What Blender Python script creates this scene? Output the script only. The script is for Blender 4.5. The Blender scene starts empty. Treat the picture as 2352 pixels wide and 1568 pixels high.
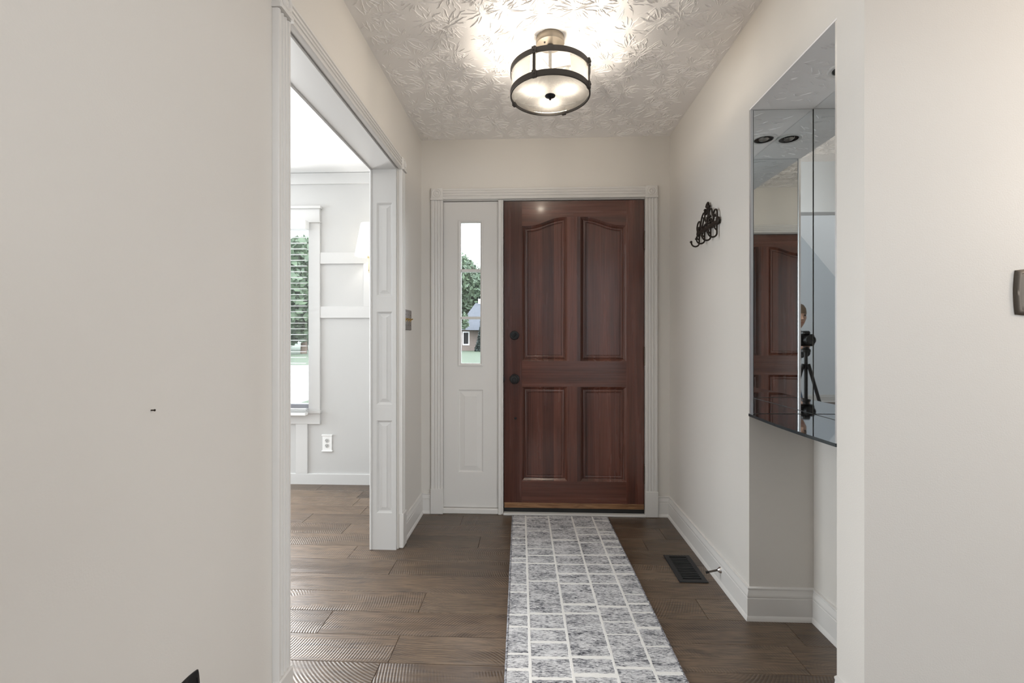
import bpy, bmesh, math, random
from mathutils import Vector, Matrix
PI = math.pi
sc = bpy.context.scene
COL = sc.collection

# ------------------------------------------------------------------ camera
cam_d = bpy.data.cameras.new('camera'); cam = bpy.data.objects.new('camera', cam_d); COL.objects.link(cam)
cam_d.sensor_width = 36.0
cam_d.lens = 36.0 * 1060.0 / 2352.0
cam_d.shift_y = -7.0 / 2352.0
cam_d.clip_start = 0.02; cam_d.clip_end = 400
cam.location = (0, 0, 1.142)
cam.rotation_euler = (PI / 2, 0, math.atan(44 / 1060.0))
sc.camera = cam

# ------------------------------------------------------------------ view and sampling
vs = sc.view_settings
vs.view_transform = 'Standard'; vs.look = 'None'; vs.exposure = 0.12; vs.gamma = 1.0
vs.use_curve_mapping = False
cy = sc.cycles
cy.use_denoising = True
cy.max_bounces = 14; cy.diffuse_bounces = 6; cy.glossy_bounces = 8; cy.transmission_bounces = 8
cy.transparent_max_bounces = 16
cy.caustics_reflective = True; cy.caustics_refractive = False
cy.sample_clamp_indirect = 4.0

# ------------------------------------------------------------------ sky and lights
W = bpy.data.worlds.new('sky'); sc.world = W; W.use_nodes = True
bg = W.node_tree.nodes['Background']
bg.inputs['Color'].default_value = (0.84, 0.91, 1.0, 1); bg.inputs['Strength'].default_value = 8.0
W.cycles.sampling_method = 'NONE'

def lamp(name, kind, loc, energy, color, rot=(0, 0, 0), size=None, size_y=None, spot=None):
    d = bpy.data.lights.new(name, kind); d.energy = energy; d.color = color
    if kind == 'AREA':
        d.shape = 'RECTANGLE'; d.size = size; d.size_y = size_y or size
    elif kind == 'POINT' and size: d.shadow_soft_size = size
    elif kind == 'SUN': d.angle = size
    o = bpy.data.objects.new(name, d); COL.objects.link(o); o.location = loc; o.rotation_euler = rot
    return o
# added fill standing in for dining daylight (left, out of frame); no window built
lamp('dining_side_fill', 'AREA', (-4.45, 2.35, 1.45), 75, (0.84, 0.93, 1.0), (0, -PI / 2, 0), 1.5, 1.6)
# added light for the floor glare, no real window (hidden behind near left wall)
lamp('dining_glare_light', 'AREA', (-2.56, 3.50, 1.315), 105, (0.99, 0.99, 0.98), (-PI / 2, 0, 0), 0.98, 1.45)
# added fill standing in for great room daylight behind the camera; no windows built
lamp('great_room_fill', 'AREA', (3.55, -3.4, 1.8), 140, (0.97, 0.985, 1.0), (0, PI / 2, 0), 2.4, 2.4)
# lamp light of the hall that opens to the right of the camera
lamp('hall_lamp_light', 'POINT', (2.35, 0.68, 1.78), 30, (1, 0.87, 0.75), size=0.12)

# ------------------------------------------------------------------ materials
def mat(name, color=(0.8, 0.8, 0.8), rough=0.5, metal=0.0, spec=0.5):
    m = bpy.data.materials.new(name); m.use_nodes = True
    b = m.node_tree.nodes['Principled BSDF']
    b.inputs['Base Color'].default_value = (*color, 1); b.inputs['Roughness'].default_value = rough
    b.inputs['Metallic'].default_value = metal; b.inputs['Specular IOR Level'].default_value = spec
    return m
class N:
    def __init__(s, m): s.t = m.node_tree; s.b = s.t.nodes.get('Principled BSDF')
    def add(s, typ, **kw):
        n = s.t.nodes.new(typ)
        for k, v in kw.items():
            if k.startswith('i_'): n.inputs[k[2:].replace('_', ' ')].default_value = v
            else: setattr(n, k, v)
        return n
    def link(s, a, b): s.t.links.new(a, b)
    def coord(s, scale=(1, 1, 1), loc=None, out='Object'):
        c = s.add('ShaderNodeTexCoord'); mp = s.add('ShaderNodeMapping'); mp.inputs['Scale'].default_value = scale
        if loc: mp.inputs['Location'].default_value = loc
        s.link(c.outputs[out], mp.inputs['Vector']); return mp.outputs['Vector']
    def noise(s, vec, scale, detail=3, rough=0.5, dist=0.0):
        n = s.add('ShaderNodeTexNoise'); n.inputs['Scale'].default_value = scale; n.inputs['Detail'].default_value = detail
        n.inputs['Roughness'].default_value = rough; n.inputs['Distortion'].default_value = dist
        s.link(vec, n.inputs['Vector']); return n.outputs['Fac']
    def ramp(s, fac, stops, interp='LINEAR'):
        r = s.add('ShaderNodeValToRGB'); cr = r.color_ramp; cr.interpolation = interp
        while len(cr.elements) < len(stops): cr.elements.new(0.5)
        for e, (p, c) in zip(cr.elements, stops): e.position = p; e.color = (*c, 1) if len(c) == 3 else c
        s.link(fac, r.inputs['Fac']); return r.outputs['Color']
    def math(s, op, a, b=None, c=None):
        n = s.add('ShaderNodeMath', operation=op)
        for i, v in enumerate((a, b, c)):
            if v is None: continue
            if isinstance(v, (int, float)): n.inputs[i].default_value = v
            else: s.link(v, n.inputs[i])
        return n.outputs[0]
    def mix(s, fac, a, b, blend='MIX'):
        n = s.add('ShaderNodeMix', data_type='RGBA', blend_type=blend)
        for k, v in ((0, fac), (6, a), (7, b)):
            if isinstance(v, (int, float)): n.inputs[k].default_value = v
            elif isinstance(v, tuple): n.inputs[k].default_value = (*v, 1)
            else: s.link(v, n.inputs[k])
        return n.outputs[2]
    def bump(s, h, strength, dist):
        n = s.add('ShaderNodeBump'); n.inputs['Strength'].default_value = strength; n.inputs['Distance'].default_value = dist
        s.link(h, n.inputs['Height']); s.link(n.outputs['Normal'], s.b.inputs['Normal']); return n

def paint(name, color, rough=0.55, bump=0.12, scale=260):
    m = mat(name, color, rough, spec=0.35); n = N(m); v = n.coord()
    h = n.noise(v, scale, 2)
    if bump > 0: n.bump(h, bump, 0.002)
    c = n.noise(v, 1.3, 2)
    n.link(n.mix(c, tuple(x * 0.975 for x in color), tuple(min(1, x * 1.02) for x in color)), n.b.inputs['Base Color'])
    return m
M = {}
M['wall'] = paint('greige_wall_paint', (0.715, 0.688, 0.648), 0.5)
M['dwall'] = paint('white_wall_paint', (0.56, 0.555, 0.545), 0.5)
M['ceil'] = paint('ceiling_texture_paint', (0.90, 0.88, 0.865), 0.8, 0.35, 420)
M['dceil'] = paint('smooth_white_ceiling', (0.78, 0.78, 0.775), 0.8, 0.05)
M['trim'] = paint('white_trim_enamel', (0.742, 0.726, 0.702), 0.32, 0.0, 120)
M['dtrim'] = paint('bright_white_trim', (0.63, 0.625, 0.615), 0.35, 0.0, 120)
M['greatwall'] = paint('pale_blue_grey_paint', (0.80, 0.845, 0.88), 0.6)
M['black'] = mat('black_metal', (0.012, 0.012, 0.013), 0.42, 0.3)
M['rubber'] = mat('black_rubber', (0.012, 0.012, 0.012), 0.7)
M['regblack'] = mat('black_register_enamel', (0.016, 0.017, 0.019), 0.5)
M['dark'] = mat('dark_void', (0.004, 0.004, 0.004), 0.9)
M['iron'] = mat('wrought_iron_brown', (0.035, 0.026, 0.020), 0.5, 0.6)
M['bronze'] = mat('oil_rubbed_bronze', (0.12, 0.10, 0.08), 0.42, 0.5)
M['fixture'] = mat('pewter_fixture_metal', (0.062, 0.055, 0.050), 0.5, 0.3)
M['canopy'] = mat('nickel_canopy', (0.30, 0.26, 0.21), 0.4, 0.8)
M['brass'] = mat('aged_brass', (0.62, 0.43, 0.17), 0.28, 1.0)
M['palebrass'] = mat('satin_brass_sconce', (0.80, 0.69, 0.48), 0.3, 0.85)
M['chrome'] = mat('chrome', (0.85, 0.85, 0.86), 0.12, 1.0)
M['satin'] = mat('satin_aluminium', (0.88, 0.89, 0.90), 0.32, 0.9)
M['plate'] = mat('pewter_switch_plate', (0.20, 0.17, 0.15), 0.45, 0.6)
M['outlet'] = mat('white_plastic', (0.86, 0.86, 0.85), 0.3)
M['socket'] = mat('grey_socket_face', (0.55, 0.55, 0.54), 0.4)
M['mirror'] = mat('mirror_silver', (0.88, 0.90, 0.905), 0.012, 1.0)
M['shelfglass'] = mat('grey_mirror_shelf', (0.52, 0.54, 0.57), 0.03, 1.0)
M['edgeglass'] = mat('polished_glass_edge', (0.045, 0.055, 0.06), 0.1, 0.2)
M['slat'] = mat('white_blind_slat', (0.86, 0.86, 0.85), 0.35)
M['baffle'] = mat('dark_bronze_baffle', (0.03, 0.028, 0.026), 0.25, 0.5)
M['bulboff'] = mat('unlit_reflector_bulb', (0.35, 0.33, 0.30), 0.15, 0.6)
M['concrete'] = mat('pale_concrete', (0.80, 0.79, 0.76), 0.9)
M['lawn'] = mat('lawn', (0.11, 0.19, 0.05), 0.9)
n = N(M['lawn']); n.link(n.ramp(n.noise(n.coord(), 1.5, 5), [(0.3, (0.018, 0.032, 0.011)), (0.7, (0.032, 0.050, 0.019))]), n.b.inputs['Base Color'])

def bulb_glass(name, color, strength):
    m = bpy.data.materials.new(name); m.use_nodes = True; t = m.node_tree; t.nodes.remove(t.nodes['Principled BSDF'])
    e = t.nodes.new('ShaderNodeEmission'); e.inputs['Color'].default_value = (*color, 1); e.inputs['Strength'].default_value = strength
    tr = t.nodes.new('ShaderNodeBsdfTransparent'); ad = t.nodes.new('ShaderNodeAddShader')
    t.links.new(e.outputs[0], ad.inputs[0]); t.links.new(tr.outputs[0], ad.inputs[1]); t.links.new(ad.outputs[0], t.nodes['Material Output'].inputs['Surface'])
    m.cycles.emission_sampling = 'NONE'; return m
M['bulb'] = bulb_glass('lit_bulb', (1.0, 0.90, 0.77), 2.5)
M['sconcebulb'] = bulb_glass('lit_sconce_bulb', (1.0, 0.96, 0.91), 2.0)

def clear_glass(name, tint=(1, 1, 1), refl=0.10, frost=0.0, seed=False):
    m = bpy.data.materials.new(name); m.use_nodes = True; n = N(m); t = m.node_tree
    t.nodes.remove(n.b)
    tr = n.add('ShaderNodeBsdfTransparent'); tr.inputs['Color'].default_value = (*tint, 1)
    gl = n.add('ShaderNodeBsdfGlossy'); gl.inputs['Roughness'].default_value = 0.02
    fr = n.add('ShaderNodeFresnel'); fr.inputs['IOR'].default_value = 1.45
    m1 = n.add('ShaderNodeMixShader'); n.link(fr.outputs[0], m1.inputs[0]); n.link(tr.outputs[0], m1.inputs[1]); n.link(gl.outputs[0], m1.inputs[2])
    out = m1.outputs[0]
    if frost > 0:
        ts = n.add('ShaderNodeBsdfTranslucent'); ts.inputs['Color'].default_value = (0.95, 0.93, 0.9, 1)
        df = n.add('ShaderNodeBsdfDiffuse'); df.inputs['Color'].default_value = (0.9, 0.88, 0.85, 1)
        m3 = n.add('ShaderNodeMixShader'); m3.inputs[0].default_value = 0.4
        n.link(ts.outputs[0], m3.inputs[1]); n.link(df.outputs[0], m3.inputs[2])
        m2 = n.add('ShaderNodeMixShader')
        if seed:
            v = n.coord()
            f = n.ramp(n.noise(v, 330, 2, 0.6), [(0.50, (frost,) * 3), (0.66, (min(1, frost * 2.6),) * 3)])
            n.link(f, m2.inputs[0])
        else: m2.inputs[0].default_value = frost
        n.link(out, m2.inputs[1]); n.link(m3.outputs[0], m2.inputs[2]); out = m2.outputs[0]
    n.link(out, t.nodes['Material Output'].inputs['Surface'])
    return m
M['pane'] = clear_glass('window_glass')
M['seeded'] = clear_glass('seeded_glass', (0.86, 0.85, 0.83), frost=0.035, seed=True)
def shade_mat():
    m = bpy.data.materials.new('white_linen_shade'); m.use_nodes = True; n = N(m); t = m.node_tree; t.nodes.remove(n.b)
    ts = n.add('ShaderNodeBsdfTranslucent'); ts.inputs['Color'].default_value = (0.95, 0.94, 0.9, 1)
    df = n.add('ShaderNodeBsdfDiffuse'); df.inputs['Color'].default_value = (0.92, 0.91, 0.88, 1)
    mx = n.add('ShaderNodeMixShader'); mx.inputs[0].default_value = 0.45
    n.link(ts.outputs[0], mx.inputs[1]); n.link(df.outputs[0], mx.inputs[2]); n.link(mx.outputs[0], t.nodes['Material Output'].inputs['Surface']); return m
M['shade'] = shade_mat()

def door_wood(name, grain):
    m = mat(name, (0.12, 0.045, 0.03), 0.30, spec=0.5); n = N(m)
    s = (16, 16, 0.7) if grain == 'z' else (0.7, 16, 16)
    v = n.coord(s)
    broad = n.noise(v, 1.0, 3, 0.55, 0.4)
    fine = n.noise(n.coord((150, 150, 3) if grain == 'z' else (3, 150, 150)), 1.0, 3, 0.6)
    col = n.ramp(broad, [(0.30, (0.066, 0.021, 0.014)), (0.5, (0.130, 0.042, 0.026)), (0.72, (0.190, 0.066, 0.042))])
    col = n.mix(0.35, col, n.ramp(fine, [(0.35, (0.05, 0.02, 0.014)), (0.65, (0.16, 0.07, 0.05))]))
    if grain == 'z':   # boards glued side by side, each with its own stain tone
        sx = n.add('ShaderNodeSeparateXYZ'); n.link(n.coord((13.5, 1, 1)), sx.inputs[0])
        wn = n.add('ShaderNodeTexWhiteNoise', noise_dimensions='1D'); n.link(n.math('FLOOR', sx.outputs[0]), wn.inputs['W'])
        col = n.mix(0.85, col, n.ramp(wn.outputs['Value'], [(0, (0.48, 0.42, 0.42)), (1, (1.22, 1.14, 1.10))]), 'MULTIPLY')
    n.link(col, n.b.inputs['Base Color'])
    n.link(n.ramp(broad, [(0.3, (0.20,) * 3), (0.8, (0.33,) * 3)]), n.b.inputs['Roughness'])
    n.bump(fine, 0.05, 0.001)
    n.b.inputs['Coat Weight'].default_value = 0.35; n.b.inputs['Coat Roughness'].default_value = 0.12
    return m
M['doorv'] = door_wood('mahogany_stain_vertical', 'z'); M['doorh'] = door_wood('mahogany_stain_horizontal', 'x')
M['oak'] = mat('golden_oak_strip', (0.30, 0.16, 0.075), 0.4); n = N(M['oak'])
n.link(n.ramp(n.noise(n.coord((6, 40, 90)), 1, 4, 0.6, 1.2), [(0.35, (0.15, 0.07, 0.032)), (0.6, (0.33, 0.175, 0.085))]), n.b.inputs['Base Color'])

def plank_mat():
    m = mat('embossed_brown_plank', (0.13, 0.09, 0.065), 0.36, spec=0.85); n = N(m)
    oi = n.add('ShaderNodeObjectInfo'); rnd = oi.outputs['Random']
    tc = n.add('ShaderNodeTexCoord')
    off = n.add('ShaderNodeCombineXYZ'); n.link(n.math('MULTIPLY', rnd, 37.0), off.inputs[0]); n.link(n.math('MULTIPLY', rnd, 91.0), off.inputs[1])
    ad = n.add('ShaderNodeVectorMath', operation='ADD'); n.link(tc.outputs['Object'], ad.inputs[0]); n.link(off.outputs[0], ad.inputs[1])
    def mp(scale):
        q = n.add('ShaderNodeMapping'); q.inputs['Scale'].default_value = scale; n.link(ad.outputs[0], q.inputs['Vector']); return q.outputs['Vector']
    broad = n.noise(mp((1.6, 9, 1)), 1.0, 4, 0.6, 0.8)
    grain = n.noise(mp((9, 130, 1)), 1.0, 4, 0.62, 0.3)
    blot = n.noise(mp((4.5, 22, 1)), 1.0, 5, 0.7, 0.6)
    tone = n.ramp(rnd, [(0, (0.054, 0.032, 0.018)), (0.3, (0.088, 0.054, 0.032)), (0.6, (0.135, 0.088, 0.055)), (1, (0.200, 0.140, 0.092))])
    col = n.mix(n.ramp(broad, [(0.3, (0.0,) * 3), (0.75, (0.75,) * 3)]), tone, (0.230, 0.160, 0.103))
    col = n.mix(n.ramp(grain, [(0.36, (0.75,) * 3), (0.60, (0.0,) * 3)]), col, (0.045, 0.028, 0.018))
    col = n.mix(n.ramp(blot, [(0.27, (0.85,) * 3), (0.42, (0.0,) * 3)]), col, (0.026, 0.016, 0.011))
    # saw marks: shallow arcs across the board
    cxyz = n.add('ShaderNodeCombineXYZ')
    n.link(n.math('MULTIPLY_ADD', rnd, 1.8, -0.9), cxyz.inputs[0]); n.link(n.math('MULTIPLY_ADD', n.math('FRACT', n.math('MULTIPLY', rnd, 7.3)), 0.9, -0.55), cxyz.inputs[1])
    sv = n.add('ShaderNodeVectorMath', operation='ADD'); n.link(tc.outputs['Object'], sv.inputs[0]); n.link(cxyz.outputs[0], sv.inputs[1])
    wv = n.add('ShaderNodeTexWave', wave_type='RINGS', rings_direction='Z', wave_profile='SIN')
    wv.inputs['Scale'].default_value = 30; wv.inputs['Distortion'].default_value = 1.2; wv.inputs['Detail'].default_value = 2; wv.inputs['Detail Scale'].default_value = 0.25
    n.link(sv.outputs[0], wv.inputs['Vector'])
    msk = n.ramp(n.noise(mp((2.2, 11, 1)), 1.0, 2), [(0.42, (0.0,) * 3), (0.58, (1.0,) * 3)])
    saw = n.math('MULTIPLY', wv.outputs['Fac'], msk)
    col = n.mix(n.math('MULTIPLY', n.ramp(wv.outputs['Fac'], [(0.0, (0.60,) * 3), (0.40, (0.0,) * 3)]), msk), col, (0.04, 0.026, 0.018))
    n.link(col, n.b.inputs['Base Color'])
    h = n.math('MULTIPLY_ADD', saw, 1.0, n.math('MULTIPLY', grain, 0.7))
    n.bump(h, 0.5, 0.0018)
    n.link(n.ramp(broad, [(0.2, (0.29,) * 3), (0.8, (0.38,) * 3)]), n.b.inputs['Roughness'])
    return m
M['plank'] = plank_mat()

def rug_mat():
    m = mat('heathered_grey_pile', (0.4, 0.4, 0.42), 0.95, spec=0.1); n = N(m)
    a = n.noise(n.coord((55, 210, 1)), 1.0, 4, 0.75, 0.5); b = n.noise(n.coord((9, 26, 1)), 1.0, 3, 0.6)
    k = n.math('MULTIPLY_ADD', b, 0.35, n.math('MULTIPLY', a, 0.8))
    col = n.ramp(k, [(0.42, (0.03, 0.031, 0.038)), (0.50, (0.17, 0.175, 0.195)), (0.56, (0.48, 0.48, 0.50)), (0.67, (0.78, 0.78, 0.79))])
    n.link(col, n.b.inputs['Base Color']); n.bump(a, 0.6, 0.004); return m
M['rug'] = rug_mat()
M['rugwhite'] = mat('ivory_yarn_line', (0.84, 0.83, 0.81), 0.95, spec=0.1); n = N(M['rugwhite']); n.bump(n.noise(n.coord((160, 220, 1)), 1, 3), 0.7, 0.003)
M['binding'] = mat('grey_stitched_binding', (0.25, 0.25, 0.28), 0.95, spec=0.1); n = N(M['binding'])
n.link(n.ramp(n.noise(n.coord((90, 170, 60)), 1, 3, 0.7), [(0.38, (0.06, 0.06, 0.07)), (0.6, (0.45, 0.45, 0.48))]), n.b.inputs['Base Color'])

# ------------------------------------------------------------------ helpers
class MB:
    def __init__(s): s.v = []; s.f = []; s.m = []
    def face(s, idx, mi=0): s.f.append(tuple(idx)); s.m.append(mi)
    def quad(s, a, b, c, d, mi=0):
        i = len(s.v); s.v += [a, b, c, d]; s.face((i, i + 1, i + 2, i + 3), mi)
    def box(s, x0, x1, y0, y1, z0, z1, mi=0, fm=None):
        i = len(s.v); fm = fm or {}
        s.v += [(x0, y0, z0), (x1, y0, z0), (x1, y1, z0), (x0, y1, z0), (x0, y0, z1), (x1, y0, z1), (x1, y1, z1), (x0, y1, z1)]
        for k, q in (('-z', (0, 3, 2, 1)), ('+z', (4, 5, 6, 7)), ('-y', (0, 1, 5, 4)), ('+x', (1, 2, 6, 5)), ('+y', (2, 3, 7, 6)), ('-x', (3, 0, 4, 7))):
            s.face([i + j for j in q], fm.get(k, mi))
        return s
    def cbox(s, x0, x1, y0, y1, z0, z1, c, mi=0):
        """box with all edges chamfered by c"""
        bm = bmesh.new(); bmesh.ops.create_cube(bm, size=1)
        for v in bm.verts: v.co = ((x0 + x1) / 2 + v.co.x * (x1 - x0), (y0 + y1) / 2 + v.co.y * (y1 - y0), (z0 + z1) / 2 + v.co.z * (z1 - z0))
        bmesh.ops.bevel(bm, geom=bm.edges[:], offset=c, segments=1, affect='EDGES', profile=0.5)
        s.addbm(bm, mi); return s
    def addbm(s, bm, mi=0, mtx=None):
        i = len(s.v); bm.verts.index_update()
        for v in bm.verts: s.v.append(tuple(mtx @ v.co) if mtx else tuple(v.co))
        for f in bm.faces: s.face([i + v.index for v in f.verts], mi)
        bm.free()
    def loft(s, rings, mi=0, cap0=False, cap1=False, closed=True):
        i = len(s.v); k = len(rings[0])
        for r in rings: s.v += [tuple(p) for p in r]
        for a in range(len(rings) - 1):
            for b in range(k if closed else k - 1):
                c = (b + 1) % k
                s.face((i + a * k + b, i + a * k + c, i + (a + 1) * k + c, i + (a + 1) * k + b), mi)
        if cap0: s.face([i + j for j in range(k)][::-1], mi)
        if cap1: s.face([i + (len(rings) - 1) * k + j for j in range(k)], mi)
        return s
    def lathe(s, prof, seg=32, mtx=None, mi=0):
        """profile [(r,z)] around z"""
        mtx = mtx or Matrix()
        rings = []
        for r, z in prof:
            rings.append([tuple(mtx @ Vector((max(r, 1e-5) * math.cos(2 * PI * a / seg), max(r, 1e-5) * math.sin(2 * PI * a / seg), z))) for a in range(seg)])
        s.loft(rings, mi, cap0=True, cap1=True); return s
    def tube(s, pts, r, seg=8, mi=0):
        pts = [Vector(p) for p in pts]; rr = r if isinstance(r, (list, tuple)) else [r] * len(pts)
        t = (pts[1] - pts[0]).normalized(); up = Vector((0, 0, 1)) if abs(t.z) < 0.9 else Vector((1, 0, 0))
        nrm = t.cross(up).normalized(); rings = []
        for i, p in enumerate(pts):
            t2 = (pts[min(i + 1, len(pts) - 1)] - pts[max(i - 1, 0)]).normalized()
            nrm = (nrm - t2 * nrm.dot(t2)).normalized(); bi = t2.cross(nrm)
            rings.append([tuple(p + (nrm * math.cos(2 * PI * a / seg) + bi * math.sin(2 * PI * a / seg)) * rr[i]) for a in range(seg)])
        s.loft(rings, mi, cap0=True, cap1=True); return s
    def ball(s, c, r, mi=0, seg=12, sz=1.0):
        prof = [(r * math.sin(PI * k / 8), -r * sz * math.cos(PI * k / 8)) for k in range(9)]
        return s.lathe(prof, seg, Matrix.Translation(c), mi)
    def extrude(s, prof, path_a, path_b, ux, uy, mi=0):
        """profile (a,b) in axes ux,uy swept straight from path_a to path_b"""
        A, B, ux, uy = Vector(path_a), Vector(path_b), Vector(ux), Vector(uy)
        s.loft([[A + ux * p + uy * q for p, q in prof], [B + ux * p + uy * q for p, q in prof]], mi, True, True); return s
    def build(s, name, mats, parent=None, smooth=False, loc=None, fix=True):
        me = bpy.data.meshes.new(name)
        L = Vector(loc) if loc else Vector((0, 0, 0))
        me.from_pydata([tuple(Vector(p) - L) for p in s.v], [], s.f)
        mats = mats if isinstance(mats, (list, tuple)) else [mats]
        for m in mats: me.materials.append(M[m] if isinstance(m, str) else m)
        if len(mats) > 1: me.polygons.foreach_set('material_index', s.m)
        if fix:
            bm = bmesh.new(); bm.from_mesh(me); bmesh.ops.recalc_face_normals(bm, faces=bm.faces[:]); bm.to_mesh(me); bm.free()
        if smooth:
            me.polygons.foreach_set('use_smooth', [True] * len(me.polygons))
            me.set_sharp_from_angle(angle=math.radians(38))
        me.update()
        o = bpy.data.objects.new(name, me); COL.objects.link(o); o.location = L
        if parent: attach(o, parent)
        return o
def origin(p):
    return p.location.copy()      # every object keeps its world position in .location
def attach(o, p):
    o.parent = p; o.matrix_parent_inverse = Matrix.Translation(-origin(p))
def tag(o, label=None, cat=None, kind=None, group=None):
    if label: o['label'] = label
    if cat: o['category'] = cat
    if kind: o['kind'] = kind
    if group: o['group'] = group
    return o
def thing(name, loc, label, cat, kind=None, group=None):
    o = bpy.data.objects.new(name, None); COL.objects.link(o); o.location = loc; o.empty_display_size = 0.05
    return tag(o, label, cat, kind, group)
def dup(o, parent=None):
    c = o.copy(); COL.objects.link(c)
    if parent: c.parent = parent; c.matrix_parent_inverse = o.matrix_parent_inverse.copy()
    for ch in list(o.children): dup(ch, c)
    return c
def sweep(path, prof, side=1):
    """sweep profile (offset from wall, z) along a floor polyline with mitred corners; side=+1 offsets to the left of travel"""
    P = [Vector((x, y)) for x, y in path]; ns = []
    for i in range(len(P) - 1):
        d = (P[i + 1] - P[i]).normalized(); ns.append(Vector((-d.y, d.x)) * side)
    rings = []
    for i, p in enumerate(P):
        a = ns[max(i - 1, 0)]; b = ns[min(i, len(ns) - 1)]; m = (a + b) / (1 + a.dot(b))
        rings.append([(p.x + m.x * o, p.y + m.y * o, z) for o, z in prof])
    mb = MB(); mb.loft(rings, 0, True, True); return mb

# ================================================================== SETTING
LX, RX, FY, CZ = -0.72, 0.888, 3.0, 2.44          # left wall, right wall, far wall, ceiling
NB, NF, NN, HY = 1.145, 1.92, 1.38, 1.269         # niche back, niche far side, niche near side, hall wall
OY0, OY1, OZ = 1.325, 2.48, 2.068                 # dining opening
DX, DY, DL = -0.855, 3.56, -4.6                   # dining side of left wall, dining far wall, dining left wall

# ---- floor with planks
fl = MB(); fl.box(DL, 3.6, -4.8, 3.7, -0.10, -0.0085)
floor = fl.build('floor', 'dark'); tag(floor, 'brown wood-look plank floor running through foyer and dining room', 'floor', 'structure')
random.seed(11)
PW = 0.15; Y0 = 1.606
joints = {  # joints read off the photograph, by row (row k spans Y0+k*PW .. +PW)
    -1: [-0.53, 1.08], 0: [-0.504, 0.95], 1: [-0.83, 1.02], 2: [-0.47, 0.72], 3: [-1.2, 0.1], 4: [-0.69, 0.5], 5: [-0.955, 0.15],
    6: [-0.29, 0.63], 7: [-1.11, 0.767], 8: [-1.42, -0.435], 9: [-1.11, -0.60, 0.35], 10: [-1.22], 11: [-1.25], 12: [-1.62], 13: [-1.1]}
def plank_mesh(L):
    mb = MB(); g = 0.0006; c = 0.0012; h = 0.008; x = L / 2 - g; y = PW / 2 - g
    mb.loft([[(-x, -y, -h), (x, -y, -h), (x, y, -h), (-x, y, -h)], [(-x, -y, -c), (x, -y, -c), (x, y, -c), (-x, y, -c)],
             [(-x + c, -y + c, 0), (x - c, -y + c, 0), (x - c, y - c, 0), (-x + c, y - c, 0)]], 0, True, True)
    return mb
def row_cuts(k, xa, xb):
    js = sorted(joints.get(k, [random.uniform(-0.6, 0.5)]))
    x = js[0]
    while x > xa + 0.25: x -= random.uniform(0.85, 1.22); js.insert(0, x)
    x = js[-1]
    while x < xb - 0.25: x += random.uniform(0.85, 1.22); js.append(x)
    js = [xa] + [j for j in js if xa + 0.06 < j < xb - 0.06] + [xb]
    out = [js[0]]
    for j in js[1:]:
        if j - out[-1] > 0.05: out.append(j)
    return out
for k in range(-4, 13):
    ya = Y0 + k * PW
    xa, xb = DL + 0.05, (RX - 0.005 if ya > 1.9 else (NB - 0.003 if ya > 1.3 else 3.5))
    if ya > 2.94: xb = DX if ya > 2.98 else RX - 0.005
    cuts = row_cuts(k, xa, xb)
    for a, b in zip(cuts, cuts[1:]):
        o = plank_mesh(b - a).build('plank', 'plank', floor, fix=True)
        o.matrix_parent_inverse = Matrix(); o.location = ((a + b) / 2, ya + PW / 2, 0)
rest = MB()
for k in range(-42, -4):
    ya = Y0 + k * PW; cuts = row_cuts(k, DL + 0.05, 3.5)
    for a, b in zip(cuts, cuts[1:]):
        q = plank_mesh(b - a); i = len(rest.v)
        rest.v += [(p[0] + (a + b) / 2, p[1] + ya + PW / 2, p[2]) for p in q.v]; rest.f += [tuple(i + j for j in f) for f in q.f]; rest.m += q.m
tag(rest.build('floorboards', 'plank', floor), kind='stuff')

# ---- walls
w = MB()
for (ya, yb, za, zb) in ((0.25, OY0, 0, CZ), (OY1, 3.56, 0, CZ), (OY0, OY1, OZ, CZ)):
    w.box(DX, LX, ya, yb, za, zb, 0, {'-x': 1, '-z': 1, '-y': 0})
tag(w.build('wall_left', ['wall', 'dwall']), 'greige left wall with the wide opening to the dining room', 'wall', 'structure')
w = MB(); w.box(LX, -0.60, FY, 3.14, 0, CZ); w.box(0.755, 1.5, FY, 3.14, 0, CZ); w.box(-0.60, 0.755, FY, 3.14, 2.07, CZ)
tag(w.build('wall_far', 'wall'), 'greige end wall around the front door', 'wall', 'structure')
w = MB(); w.box(RX, 1.5, NF, FY, 0, CZ); w.box(NB, 1.5, HY + 0.11, NF, 0, CZ); w.box(RX, NB, NN, NF, 2.076, CZ)
tag(w.build('wall_right', 'wall'), 'greige right foyer wall with the tall mirrored niche cut into it', 'wall', 'structure')
w = MB(); w.box(RX, 3.6, HY, NN, 0, CZ)
tag(w.build('wall_hall', 'wall'), 'pale wall facing the camera right of the mirrored niche', 'wall', 'structure')
w = MB()
WX0, WX1, WZ0, WZ1 = -1.995, -1.735, 0.585, 2.05
w.box(DL, WX0, DY, 3.71, 0, CZ); w.box(WX1, DX + 0.135, DY, 3.71, 0, CZ); w.box(WX0, WX1, DY, 3.71, 0, WZ0); w.box(WX0, WX1, DY, 3.71, WZ1, CZ)
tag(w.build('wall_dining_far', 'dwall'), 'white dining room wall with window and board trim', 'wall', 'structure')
w = MB(); w.box(DL - 0.15, DL, -4.85, 3.71, 0, 3.2); w.box(DL, DX, 0.25, 0.38, 0, CZ)
tag(w.build('wall_dining_side', 'dwall'), 'white side walls of the dining room out of sight on the left', 'wall', 'structure')
w = MB(); w.box(DL, 3.75, -4.85, -4.7, 0, 4.6); w.box(3.6, 3.75, -4.7, NN, 0, 4.6)
w.box(LX, 3.6, 0.25, 0.35, 2.07, 4.6); w.box(DL, LX, 0.25, 0.38, CZ, 4.6)
tag(w.build('wall_rear', 'greatwall'), 'pale great room walls behind the camera seen only in the mirrors', 'wall', 'structure')

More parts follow.
